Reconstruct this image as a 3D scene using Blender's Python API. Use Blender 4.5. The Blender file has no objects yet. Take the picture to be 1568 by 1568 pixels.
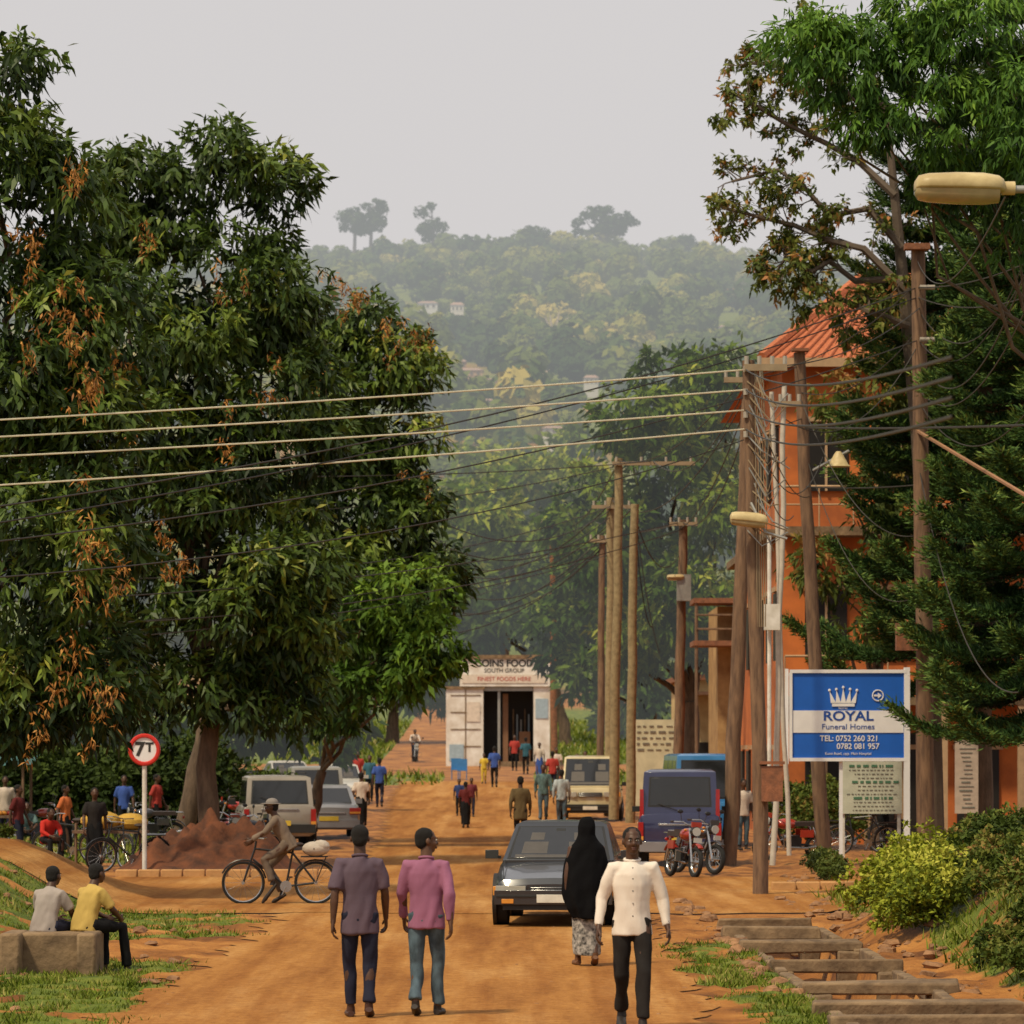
import bpy, math, random
import numpy as np
from mathutils import Vector, Matrix, noise
random.seed(7); rng=np.random.default_rng(7)
sc=bpy.context.scene
F=6000.; EYE=2.4; HV=1147.
def bx(u,Y): return (u-784)*Y/F
def hz(v,Y): return EYE+(HV-v)*Y/F
def sst(a,b,x):
    t=np.clip((np.asarray(x,float)-a)/(b-a),0,1); return t*t*(3-2*t)
def gz(x,y):
    x=np.asarray(x,float); y=np.asarray(y,float)
    z=.00013*(np.clip(y,80,260)-80)**2
    z=z+.047*(np.clip(y,260,1500)-260)+.00025*(np.clip(y,260,600)-260)**2+.10*(np.clip(y,600,1500)-600)
    z=z-.12*np.clip(y-1500,0,1400)
    far=sst(320,900,y); far2=sst(900,1450,y)
    z=z+far*(4*np.sin(x/85+1)+3*np.sin(x/37+y/190)-.03*x-4)+far2*6
    z=z+sst(-5.6,-8.2,x)*1.0*sst(44,52,y)*(1-sst(62,70,y))
    z=z+sst(4.7,6.4,x)*1.15*sst(28,33,y)*(1-sst(50,66,y))
    d=sst(2.85,2.95,x)*(1-sst(4.05,4.15,x))*(1-sst(52.6,53.4,y))
    z=z-.6*d
    z=z+.5*np.exp(-(((x-5.0)/.55)**2+((y-49)/3.0)**2))
    return z
def G(x,y): return float(gz(x,y))
def xl(y): return -3.6+.25*sst(34,51,y)-1.3*sst(90,160,y)
def xr(y): return 1.8+.12*sst(34,51,y)+.7*sst(70,85,y)-.6*sst(120,170,y)
# ------------------------------------------------------------------ materials
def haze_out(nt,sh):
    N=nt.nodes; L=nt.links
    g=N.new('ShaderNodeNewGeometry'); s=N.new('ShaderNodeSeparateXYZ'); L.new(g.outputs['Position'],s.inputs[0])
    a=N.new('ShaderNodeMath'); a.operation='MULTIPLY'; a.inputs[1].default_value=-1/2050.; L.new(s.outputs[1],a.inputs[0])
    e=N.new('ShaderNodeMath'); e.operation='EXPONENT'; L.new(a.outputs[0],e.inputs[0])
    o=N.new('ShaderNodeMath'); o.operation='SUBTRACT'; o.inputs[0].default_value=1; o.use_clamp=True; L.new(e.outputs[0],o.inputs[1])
    em=N.new('ShaderNodeEmission'); em.inputs[0].default_value=(.53,.54,.54,1); em.inputs[1].default_value=1  # aerial haze painted into the material as emission, growing with world Y
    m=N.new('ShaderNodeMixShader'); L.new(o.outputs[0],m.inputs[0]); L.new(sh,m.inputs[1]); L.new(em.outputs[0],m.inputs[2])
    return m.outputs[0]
MC={}
def M(name,c,r=.7,metal=0.,var=.2,s=6,bump=0,c2=None,haze=False,coat=0,bs=None,stretch=None,spec=.4):
    if name in MC: return MC[name]
    m=bpy.data.materials.new(name); m.use_nodes=True; nt=m.node_tree; N=nt.nodes; L=nt.links; m.cycles.emission_sampling='NONE'
    p=N['Principled BSDF']; out=N['Material Output']
    tc=N.new('ShaderNodeTexCoord'); mp=N.new('ShaderNodeMapping'); L.new(tc.outputs['Object'],mp.inputs[0])
    if stretch: mp.inputs['Scale'].default_value=stretch
    n=N.new('ShaderNodeTexNoise'); n.inputs['Scale'].default_value=s; n.inputs['Detail'].default_value=5; n.inputs['Roughness'].default_value=.62
    L.new(mp.outputs[0],n.inputs['Vector'])
    rp=N.new('ShaderNodeValToRGB'); rp.color_ramp.elements[0].position=.34; rp.color_ramp.elements[1].position=.66
    c2=c2 or tuple(k*(1-var) for k in c)
    rp.color_ramp.elements[0].color=(*c2,1); rp.color_ramp.elements[1].color=(*c,1)
    L.new(n.outputs[0],rp.inputs[0]); L.new(rp.outputs[0],p.inputs['Base Color'])
    p.inputs['Roughness'].default_value=r; p.inputs['Metallic'].default_value=metal
    p.inputs['Specular IOR Level'].default_value=spec
    if coat: p.inputs['Coat Weight'].default_value=coat; p.inputs['Coat Roughness'].default_value=.06
    if bump:
        n2=N.new('ShaderNodeTexNoise'); n2.inputs['Scale'].default_value=bs or s*4; n2.inputs['Detail'].default_value=4
        L.new(mp.outputs[0],n2.inputs['Vector'])
        b=N.new('ShaderNodeBump'); b.inputs['Strength'].default_value=bump; b.inputs['Distance'].default_value=.02
        L.new(n2.outputs[0],b.inputs['Height']); L.new(b.outputs[0],p.inputs['Normal'])
    if haze: L.new(haze_out(nt,p.outputs[0]),out.inputs[0])
    MC[name]=m; return m
def LM(name,stops,trans=.22,haze=False,rough=.6,spec=.22):
    if name in MC: return MC[name]
    m=bpy.data.materials.new(name); m.use_nodes=True; nt=m.node_tree; N=nt.nodes; L=nt.links; m.cycles.emission_sampling='NONE'
    p=N['Principled BSDF']; out=N['Material Output']
    at=N.new('ShaderNodeAttribute'); at.attribute_name='shade'
    rp=N.new('ShaderNodeValToRGB'); cr=rp.color_ramp
    while len(cr.elements)<len(stops): cr.elements.new(.5)
    for e,(q,c) in zip(cr.elements,stops): e.position=q; e.color=(*c,1)
    L.new(at.outputs['Fac'],rp.inputs[0])
    if haze:
        df=N.new('ShaderNodeBsdfDiffuse'); L.new(rp.outputs[0],df.inputs[0]); o=df.outputs[0]
    else:
        L.new(rp.outputs[0],p.inputs['Base Color'])
        p.inputs['Roughness'].default_value=rough; p.inputs['Specular IOR Level'].default_value=spec
        o=p.outputs[0]
    if trans:
        t=N.new('ShaderNodeBsdfTranslucent'); L.new(rp.outputs[0],t.inputs[0])
        mx=N.new('ShaderNodeMixShader'); mx.inputs[0].default_value=trans
        L.new(o,mx.inputs[1]); L.new(t.outputs[0],mx.inputs[2]); o=mx.outputs[0]
    if haze: o=haze_out(nt,o)
    L.new(o,out.inputs[0]); MC[name]=m; return m
# ------------------------------------------------------------------ mesh helpers
def link(o,parent=None):
    sc.collection.objects.link(o)
    if parent: o.parent=parent
    return o
def empty(name,loc=(0,0,0),rz=0):
    e=bpy.data.objects.new(name,None); e.location=loc; e.rotation_euler[2]=rz; e.empty_display_size=.3
    return link(e)
def nrm(a): return a/np.maximum(np.linalg.norm(a,axis=-1,keepdims=True),1e-9)
class MB:
    def __init__(s): s.v=[]; s.f=[]; s.m=[]
    def add(s,vs,fs,mi=0):
        b=len(s.v); s.v.extend([tuple(map(float,p)) for p in vs]); s.f.extend([tuple(i+b for i in f) for f in fs]); s.m.extend([mi]*len(fs))
    def box(s,c,d,mi=0,rot=None,tap=1.):
        x,y,z=[k/2 for k in d]
        P=[Vector((a*x*(tap if cc>0 else 1),b*y*(tap if cc>0 else 1),cc*z)) for a in(-1,1) for b in(-1,1) for cc in(-1,1)]
        if rot: R=rot if isinstance(rot,Matrix) else Matrix.Rotation(rot,3,'Z'); P=[R@p for p in P]
        P=[p+Vector(c) for p in P]
        s.add(P,[(0,1,3,2),(4,6,7,5),(0,4,5,1),(2,3,7,6),(0,2,6,4),(1,5,7,3)],mi)
    def loft(s,rings,mi=0,cap=True):
        n=len(rings[0]); vs=[p for r in rings for p in r]; fs=[]
        for i in range(len(rings)-1):
            for j in range(n):
                k=(j+1)%n; fs.append((i*n+j,i*n+k,(i+1)*n+k,(i+1)*n+j))
        if cap: fs.append(tuple(range(n-1,-1,-1))); fs.append(tuple((len(rings)-1)*n+j for j in range(n)))
        s.add(vs,fs,mi)
    def tube(s,pts,rad,mi=0,n=8,cap=True,fl=1.,ref=None):
        pts=[Vector(p) for p in pts]
        if not hasattr(rad,'__len__'): rad=[rad]*len(pts)
        rings=[]; prev=Vector(ref) if ref else None
        for i,p in enumerate(pts):
            t=(pts[min(i+1,len(pts)-1)]-pts[max(i-1,0)]); t=t.normalized() if t.length>1e-7 else Vector((0,0,1))
            if prev is None: prev=Vector((1,0,0)) if abs(t.x)<.8 else Vector((0,1,0))
            a=(prev-t*prev.dot(t)).normalized(); b=t.cross(a); prev=a
            rings.append([p+a*math.cos(q)*rad[i]+b*math.sin(q)*rad[i]*fl for q in [2*math.pi*j/n for j in range(n)]])
        s.loft(rings,mi,cap)
    def ell(s,c,r,mi=0,n=12,R=None):
        c=Vector(c); m=max(n//2,4); vs=[]; fs=[]
        if not hasattr(r,'__len__'): r=(r,r,r)
        for i in range(1,m):
            a=math.pi*i/m
            for j in range(n):
                b=2*math.pi*j/n; vs.append(Vector((r[0]*math.sin(a)*math.cos(b),r[1]*math.sin(a)*math.sin(b),r[2]*math.cos(a))))
        vs+= [Vector((0,0,r[2])),Vector((0,0,-r[2]))]; T=len(vs)-2; B=T+1
        for i in range(m-2):
            for j in range(n): k=(j+1)%n; fs.append((i*n+j,(i+1)*n+j,(i+1)*n+k,i*n+k))
        for j in range(n): k=(j+1)%n; fs.append((T,j,k)); fs.append((B,(m-2)*n+k,(m-2)*n+j))
        if R: vs=[R@p for p in vs]
        s.add([p+c for p in vs],fs,mi)
    def cyl(s,c,r,h,mi=0,axis='z',n=20,r2=None):
        d={'x':Vector((1,0,0)),'y':Vector((0,1,0)),'z':Vector((0,0,1))}[axis]*h/2
        c=Vector(c); s.tube([c-d,c+d],[r,r2 if r2 is not None else r],mi,n)
    def torus(s,c,R,r,mi=0,axis='x',n=28,k=8):
        c=Vector(c); rings=[]
        for i in range(n):
            a=2*math.pi*i/n; ca,sa=math.cos(a),math.sin(a); ring=[]
            for j in range(k):
                b=2*math.pi*j/k; q=R+r*math.cos(b); h=r*math.sin(b)
                P={'x':(h,q*ca,q*sa),'y':(q*ca,h,q*sa),'z':(q*ca,q*sa,h)}[axis]
                ring.append(c+Vector(P))
            rings.append(ring)
        vs=[p for r_ in rings for p in r_]; fs=[]
        for i in range(n):
            i2=(i+1)%n
            for j in range(k): j2=(j+1)%k; fs.append((i*k+j,i2*k+j,i2*k+j2,i*k+j2))
        s.add(vs,fs,mi)
    def build(s,name,mats,parent=None,loc=None,rz=0,ang=38,bevel=0):
        me=bpy.data.meshes.new(name); me.from_pydata(s.v,[],s.f)
        for m in mats: me.materials.append(m)
        me.polygons.foreach_set('material_index',s.m)
        me.polygons.foreach_set('use_smooth',[True]*len(s.f))
        me.set_sharp_from_angle(angle=math.radians(ang)); me.update()
        o=bpy.data.objects.new(name,me); link(o,parent)
        if loc: o.location=loc
        o.rotation_euler[2]=rz
        if bevel:
            b=o.modifiers.new('bevel','BEVEL'); b.width=bevel; b.segments=2; b.limit_method='ANGLE'; b.angle_limit=math.radians(40)
        return o
def npmesh(name,V,k,mats,shade=None,parent=None,faces=None):
    me=bpy.data.meshes.new(name); nv=len(V)
    me.vertices.add(nv); me.vertices.foreach_set('co',V.astype(np.float32).ravel())
    if faces is None: faces=np.arange(nv).reshape(-1,k)
    me.loops.add(faces.size); me.loops.foreach_set('vertex_index',faces.astype(np.int32).ravel())
    me.polygons.add(len(faces)); me.polygons.foreach_set('loop_start',(np.arange(len(faces))*faces.shape[1]).astype(np.int32))
    me.update(calc_edges=True)
    if shade is not None:
        a=me.attributes.new('shade','FLOAT','POINT'); a.data.foreach_set('value',shade.astype(np.float32))
    for m in mats: me.materials.append(m)
    o=bpy.data.objects.new(name,me); return link(o,parent)
def leaves(name,P,D,T,n,L,W,droop,spread,mat,parent=None,bend=.15):
    k=len(P)*n
    P=np.repeat(P,n,0); D=np.repeat(D,n,0); T=np.repeat(T,n)
    R=nrm(rng.normal(size=(k,3)))
    d=D*(1-spread)+R*spread; d[:,2]-=droop; d=nrm(d)
    ln=(L*rng.uniform(.6,1.35,k))[:,None]; w=(W*rng.uniform(.7,1.3,k))[:,None]
    sd=nrm(np.cross(d,D+.7*rng.normal(size=(k,3))+np.array([0,0,.5])))
    b=P+rng.normal(size=(k,3))*L*.3
    dn=np.array([0,0,-1.])*ln*bend
    V=np.stack([b,b+d*ln*.45+sd*w*.5,b+d*ln+dn,b+d*ln*.45-sd*w*.5],1).reshape(-1,3)
    S=np.repeat(np.clip(T+rng.normal(size=k)*.10,0,1),4)
    return npmesh(name,V,4,[mat],S,parent)
def tufts(name,P,D,T,S_,mat,parent=None,rough=.45):
    k=len(P); Dn=nrm(D+rough*rng.normal(size=(k,3))); a=nrm(np.cross(Dn,rng.normal(size=(k,3)))); b=np.cross(Dn,a)
    s=(S_*rng.uniform(.5,1.3,k))[:,None]
    V=np.stack([P-a*s,P-b*s*.7,P+a*s,P+b*s*.7],1).reshape(-1,3)
    return npmesh(name,V,4,[mat],np.repeat(np.clip(T+rng.normal(size=k)*.05,0,1),4),parent)
def lobes(envs,Y,lr,dens,tint=.5,fill=.3,depth=None,dc=-.2):
    Ps=[];Ds=[];Ts=[]
    for e in envs:
        u,v,ru,rv=e[:4]; dy=e[4] if len(e)>4 else 0; et=e[5] if len(e)>5 else 0
        yy=Y+dy; c=np.array([bx(u,yy),yy,hz(v,yy)]); rx=ru*yy/F; rz=rv*yy/F; ry=depth or .8*(rx+rz)/2
        R=np.array([rx,ry,rz]); nl=max(5,int(3.3*(rx*rz)/(lr*lr)))
        for _ in range(nl):
            d=nrm(rng.normal(size=3)); 
            if d[1]>.35: d[1]*=-1
            q=c+d*np.maximum(R-lr*.5,.1)*rng.uniform(.7,1.06); r=lr*rng.uniform(.45,1.3)
            m=max(3,int(dens*3.1*r*r)); nd=nrm(rng.normal(size=(m,3))); nd=nd[nd@d>dc]
            if len(nd)<1: continue
            Ps.append(q+nd*r*np.array([1,1,.7])*rng.uniform(.65,1.1,(len(nd),1))); Ds.append(nd)
            Ts.append(np.clip(tint+et+rng.normal()*.15+.2*nd[:,2],0,1))  # upward-facing leaves tinted lighter: top light put into the leaf colour
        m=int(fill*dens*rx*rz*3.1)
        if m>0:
            d=nrm(rng.normal(size=(m,3))); Ps.append(c+d*R*(rng.uniform(0,.8,(m,1)))); Ds.append(d); Ts.append(np.full(m,max(tint-.35,0.03)))  # inner leaves tinted darker, painting in the shade inside the crown
    return np.concatenate(Ps),np.concatenate(Ds),np.concatenate(Ts)
bark=M('bark',(.15,.10,.065),.9,s=9,bump=.8,stretch=(1,1,.3),var=.5)
def wob(p0,p1,r0,r1,k=6,w=.12):
    p0=Vector(p0);p1=Vector(p1); L=(p1-p0).length; pts=[];rad=[]
    for i in range(k+1):
        t=i/k; p=p0.lerp(p1,t)
        if 0<i<k: p+=Vector([random.uniform(-1,1)*w*L/k*1.2 for _ in range(3)])
        pts.append(p); rad.append(r0+(r1-r0)*t)
    return pts,rad
def tree(name,base,envs,Y,lr,dens,n,L,W,droop,spread,mat,tr=.3,tint=.5,fill=.3,depth=None):
    x,y=base; e=empty(name,(0,0,0)); mb=MB(); z=G(x,y)
    tops=[(bx(q[0],Y),Y+(q[4] if len(q)>4 else 0)+.3,hz(q[1],Y)) for q in envs]
    top=max(tops,key=lambda q:q[2]); fork=(x+(top[0]-x)*.15,y,z+max(1.8,(top[2]-z)*.25))
    p,r=wob((x,y,z-.2),fork,tr*1.25,tr*.85,5,.1); mb.tube(p,r,0,10)
    for q in tops:
        p,r=wob(fork,q,tr*.45,tr*.1,7,.25); mb.tube(p,r,0,7)
    mb.build('trunk',[bark],e)
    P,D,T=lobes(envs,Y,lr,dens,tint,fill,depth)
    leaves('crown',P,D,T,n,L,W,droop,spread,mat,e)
    return e
# ------------------------------------------------------------------ world, sun, camera
w=bpy.data.worlds.new("World"); sc.world=w; w.use_nodes=True; nt=w.node_tree; N=nt.nodes; L=nt.links
bg=N['Background']; sky=N.new('ShaderNodeTexSky'); sky.sky_type='NISHITA'; sky.sun_disc=False
SE,SA=math.radians(56),math.radians(222)
sky.sun_elevation=SE; sky.sun_rotation=SA; sky.dust_density=4; sky.air_density=1.2
hs=N.new('ShaderNodeHueSaturation'); hs.inputs['Saturation'].default_value=.22; L.new(sky.outputs[0],hs.inputs['Color'])
mx=N.new('ShaderNodeMix'); mx.data_type='RGBA'; mx.inputs[0].default_value=.85
L.new(hs.outputs[0],mx.inputs[6]); mx.inputs[7].default_value=(7.1,6.8,6.75,1)
L.new(mx.outputs[2],bg.inputs[0]); bg.inputs[1].default_value=.1
sun=bpy.data.lights.new('sun','SUN'); sun.energy=3.3; sun.angle=math.radians(5); sun.color=(1,.85,.58)
so=bpy.data.objects.new('sun',sun); link(so)
sd=Vector((math.sin(SA)*math.cos(SE),math.cos(SA)*math.cos(SE),math.sin(SE)))
so.rotation_euler=sd.to_track_quat('Z','Y').to_euler()
cam=bpy.data.cameras.new('camera'); co=bpy.data.objects.new('camera',cam); link(co); sc.camera=co
co.location=(0,0,EYE); co.rotation_euler=(math.pi/2,0,0); cam.sensor_width=36; cam.lens=36*F/1568.; cam.shift_y=(HV-784)/1568.
cam.clip_end=6000; cam.clip_start=.5
cam.dof.use_dof=True; cam.dof.focus_distance=46; cam.dof.aperture_fstop=5
sc.view_settings.view_transform='Standard'; sc.view_settings.look='None'; sc.view_settings.exposure=0
# ------------------------------------------------------------------ terrain
def ns(x,y,f,o=0): return np.sin(x*f*1.3+o+1.7*np.sin(y*f*.9+o))*np.cos(y*f*1.1-o+1.3*np.sin(x*f*.7))
def gmask(x,y):
    x=np.asarray(x,float); y=np.asarray(y,float)
    n=.5+.35*ns(x,y,1.6)+.25*ns(x,y,4.3,2)+.15*ns(x,y,9.7,4)
    L1=(sst(-3.15,-4.1,x+.45*ns(x,y,1.1)))*(y<57.5)*np.where((y>44.0)&(y<49.2)&(x>-6.4),.0,1)*np.where(y>51,.75,.95)
    R1=sst(1.75,2.15,x+.3*ns(x,y,1.3))*(x<2.85)*(1-sst(46,50,y))
    R2=sst(4.6,5.2,x)*(1-sst(60,66,y))
    B=sst(-5.6,-6.3,x)*sst(78,84,y)*(1-sst(125,140,y))*.8
    K=sst(161,164,y)*(1-sst(176,180,y))*np.where((x>-3)&(x<1),.0,.8)
    K2=sst(190,196,y)*np.where(np.abs(x+4.7)<1.9,0,1)
    m=np.maximum.reduce([L1,R1*.9,R2,B,K])
    m=m*sst(.22,.58,n+.1)
    m=np.maximum(m,K2*.9)
    return np.clip(m,0,1)
xs=np.concatenate([-np.geomspace(1600,13,50),np.arange(-12,12.01,.13),np.geomspace(13,1600,50)])
ys=np.concatenate([np.arange(-60,28,4),np.arange(28,72,.22),np.arange(72,140,.8),np.arange(140,270,3),np.arange(270,1600,16),np.geomspace(1600,5200,24)])
X,Yg=np.meshgrid(xs,ys); Z=gz(X,Yg)
onroad=((X>xl(Yg)-.2)&(X<xr(Yg)+.2))|((Yg>56)&(Yg<74))
Z=Z+np.where(onroad,0,1)*(.03*ns(X,Yg,3.1)+.03*ns(X,Yg,7.3,1))*(Yg<200)
V=np.stack([X,Yg,Z],-1).reshape(-1,3); ny,nx=X.shape
idx=np.arange(ny*nx).reshape(ny,nx); fc=np.stack([idx[:-1,:-1],idx[:-1,1:],idx[1:,1:],idx[1:,:-1]],-1).reshape(-1,4)
gm=bpy.data.materials.new('ground_earth_grass'); gm.use_nodes=True; nt=gm.node_tree; N=nt.nodes; L=nt.links; gm.cycles.emission_sampling='NONE'
p=N['Principled BSDF']; p.inputs['Roughness'].default_value=.95; p.inputs['Specular IOR Level'].default_value=.1
tc=N.new('ShaderNodeNewGeometry')
def nz(s,d=6,rg=.6):
    n=N.new('ShaderNodeTexNoise'); n.inputs['Scale'].default_value=s; n.inputs['Detail'].default_value=d; n.inputs['Roughness'].default_value=rg; L.new(tc.outputs['Position'],n.inputs['Vector']); return n.outputs[0]
def rmp(f,st):
    r=N.new('ShaderNodeValToRGB'); c=r.color_ramp
    while len(c.elements)<len(st): c.elements.new(.5)
    for e,(q,k) in zip(c.elements,st): e.position=q; e.color=(*k,1)
    L.new(f,r.inputs[0]); return r.outputs[0]
dirt=rmp(nz(.9),[(.32,(.12,.045,.014)),(.5,(.33,.13,.028)),(.70,(.48,.22,.055))])
gr=rmp(nz(2.2),[(.3,(.05,.07,.010)),(.5,(.12,.16,.018)),(.72,(.24,.22,.04))])
at=N.new('ShaderNodeAttribute'); at.attribute_name='shade'
mm=N.new('ShaderNodeMath'); mm.operation='ADD'; L.new(at.outputs['Fac'],mm.inputs[0])
n3=N.new('ShaderNodeMath'); n3.operation='MULTIPLY_ADD'; n3.inputs[1].default_value=.9; n3.inputs[2].default_value=-.45; L.new(nz(7),n3.inputs[0]); L.new(n3.outputs[0],mm.inputs[1])
fr=rmp(mm.outputs[0],[(.35,(0,0,0)),(.6,(1,1,1))])
mix=N.new('ShaderNodeMix'); mix.data_type='RGBA'; L.new(fr,mix.inputs[0]); L.new(dirt,mix.inputs[6]); L.new(gr,mix.inputs[7]); L.new(mix.outputs[2],p.inputs['Base Color'])
b=N.new('ShaderNodeBump'); b.inputs['Strength'].default_value=.9; b.inputs['Distance'].default_value=.07; L.new(nz(9),b.inputs['Height']); L.new(b.outputs[0],p.inputs['Normal'])
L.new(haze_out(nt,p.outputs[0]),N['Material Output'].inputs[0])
gmk=gmask(X,Yg); fm=.78+.4*ns(X,Yg,.02)+.2*ns(X,Yg,.05); gmk=np.where(Yg>270,np.clip(fm,0,1),gmk)
g=npmesh('ground',V,4,[gm],gmk.reshape(-1),None,fc)
g.data.polygons.foreach_set('use_smooth',[True]*len(fc))
# roads
rm=bpy.data.materials.new('dusty_road'); rm.use_nodes=True; nt=rm.node_tree; N=nt.nodes; L=nt.links
p=N['Principled BSDF']; p.inputs['Roughness'].default_value=.9; p.inputs['Specular IOR Level'].default_value=.12
tc=N.new('ShaderNodeNewGeometry')
def nst(sc_,s,d=6):
    mp=N.new('ShaderNodeMapping'); L.new(tc.outputs['Position'],mp.inputs[0]); mp.inputs['Scale'].default_value=sc_
    n=N.new('ShaderNodeTexNoise'); n.inputs['Scale'].default_value=s; n.inputs['Detail'].default_value=d; n.inputs['Roughness'].default_value=.65; L.new(mp.outputs[0],n.inputs['Vector']); return n.outputs[0]
c1=rmp(nst((1,.14,1),.8),[(.32,(.29,.12,.030)),(.5,(.44,.205,.055)),(.68,(.56,.31,.11))])
c2=rmp(nst((1,.035,1),2.6,5),[(.38,(.72,.62,.55)),(.58,(1,1,1))])
c3=rmp(nz(7,6,.7),[(.36,(.68,.62,.57)),(.58,(1,1,1))])
c4=rmp(nz(40,3,.7),[(.38,(.74,.70,.68)),(.55,(1,1,1))])
def mulc(a,b_,f):
    mu=N.new('ShaderNodeMix'); mu.data_type='RGBA'; mu.blend_type='MULTIPLY'; mu.inputs[0].default_value=f; L.new(a,mu.inputs[6]); L.new(b_,mu.inputs[7]); return mu.outputs[2]
L.new(mulc(mulc(mulc(c1,c2,.8),c3,.8),c4,.7),p.inputs['Base Color'])
b=N.new('ShaderNodeBump'); b.inputs['Strength'].default_value=.8; b.inputs['Distance'].default_value=.03; L.new(nz(14),b.inputs['Height']); L.new(b.outputs[0],p.inputs['Normal'])
def strip(name,y0,y1,fl,frr,h,dy=.3,k=14):
    yy=np.arange(y0,y1,dy); V=[]
    for y in yy:
        a=fl(y)+.12*math.sin(y*2.1)+.10*math.sin(y*5.3+1)+random.uniform(-.08,.08); b_=frr(y)+.11*math.sin(y*1.7+2)+.09*math.sin(y*4.7)+random.uniform(-.08,.08)
        for i in range(k): t=i/(k-1); x=a+(b_-a)*t; V.append((x,y,G(x,y)+h))
    V=np.array(V); n=len(yy); ii=np.arange(n*k).reshape(n,k)
    fc=np.stack([ii[:-1,:-1],ii[:-1,1:],ii[1:,1:],ii[1:,:-1]],-1).reshape(-1,4)
    o=npmesh(name,V,4,[rm],None,None,fc); o.data.polygons.foreach_set('use_smooth',[True]*len(fc)); return o
strip('dirt_road',8,168,lambda y:float(xl(y)),lambda y:float(xr(y)),.012)
V=[];k=60;yy=np.arange(57,73.1,.4)
for y in yy:
    for i in range(k):
        x=-16+32*i/(k-1); ed=(.25*math.sin(x*1.7)+.15*math.sin(x*4.1)) if y in(yy[0],yy[-1]) else 0
        V.append((x,y+ed,G(x,y)+.018))
V=np.array(V); n=len(yy); ii=np.arange(n*k).reshape(n,k); fc=np.stack([ii[:-1,:-1],ii[:-1,1:],ii[1:,1:],ii[1:,:-1]],-1).reshape(-1,4)
npmesh('crossing_road',V,4,[rm],None,None,fc)
# ------------------------------------------------------------------ grass
gl=LM('grass_blades',[(0,(.045,.065,.01)),(.5,(.12,.165,.016)),(.8,(.24,.25,.05)),(1,(.36,.28,.10))],.0,spec=.05)
def grass(name,x0,x1,y0,y1,N,hh=.08,wd=.012):
    x=rng.uniform(x0,x1,N); y=rng.uniform(y0,y1,N); m=gmask(x,y)>rng.uniform(.2,1.0,N); x=x[m];y=y[m]; k=len(x)
    z=gz(x,y)-.01; h=hh*rng.uniform(.3,1.5,k)*(1+.5*ns(x,y,3.3)); a=rng.uniform(0,6.28,k); l=rng.normal(size=(k,2))*.5
    B=np.stack([x,y,z],-1); s=np.stack([np.cos(a)*wd,np.sin(a)*wd,0*a],-1)
    tip=B+np.stack([l[:,0]*h,l[:,1]*h,h],-1)
    V=np.stack([B-s,B+s,tip],1).reshape(-1,3); S=np.repeat(np.clip(.5+.3*ns(x,y,2.2)+rng.normal(size=k)*.18,0,1),3)
    return npmesh(name,V,3,[gl],S)
grass('grass_verge',-9.5,-3,31,58,80000,.055)
grass('grass_verge',1.6,2.9,31,51,22000,.055)
grass('grass_bank',4.5,9.5,31,66,60000,.13,.014)
grass('grass_bank',-12,-5.6,78,140,20000,.2,.03)
grass('grass_bank',-12,8,160,260,20000,.3,.06)
# ------------------------------------------------------------------ trees
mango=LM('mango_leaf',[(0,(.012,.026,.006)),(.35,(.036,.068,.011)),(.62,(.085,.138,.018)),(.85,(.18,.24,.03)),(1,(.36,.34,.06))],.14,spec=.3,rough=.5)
mangoB=LM('mango_leaf_fresh',[(0,(.02,.045,.008)),(.5,(.085,.17,.015)),(1,(.25,.37,.04))],.18)
dry=LM('dry_panicle',[(0,(.12,.05,.015)),(.5,(.32,.13,.025)),(1,(.50,.25,.06))],0)
A=[(15,120,80,100),(-40,310,175,170),(90,300,75,110),(60,560,140,200),(150,470,60,120),(40,860,170,230),(150,720,80,160),(-20,1060,150,90),(120,1010,90,110)]
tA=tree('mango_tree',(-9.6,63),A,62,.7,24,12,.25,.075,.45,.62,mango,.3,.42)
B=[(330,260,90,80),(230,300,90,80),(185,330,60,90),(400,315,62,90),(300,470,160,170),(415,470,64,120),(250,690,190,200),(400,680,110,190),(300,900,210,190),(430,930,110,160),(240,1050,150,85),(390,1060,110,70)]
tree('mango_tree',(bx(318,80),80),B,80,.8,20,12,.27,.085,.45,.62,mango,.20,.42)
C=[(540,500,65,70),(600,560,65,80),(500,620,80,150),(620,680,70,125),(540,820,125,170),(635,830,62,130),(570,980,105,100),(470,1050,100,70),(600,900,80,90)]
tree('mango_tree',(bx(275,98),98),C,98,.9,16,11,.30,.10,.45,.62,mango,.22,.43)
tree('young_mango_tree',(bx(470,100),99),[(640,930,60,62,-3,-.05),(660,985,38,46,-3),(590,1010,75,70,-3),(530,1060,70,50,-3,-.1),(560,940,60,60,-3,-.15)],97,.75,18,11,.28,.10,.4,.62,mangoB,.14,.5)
Pp=[];
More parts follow.
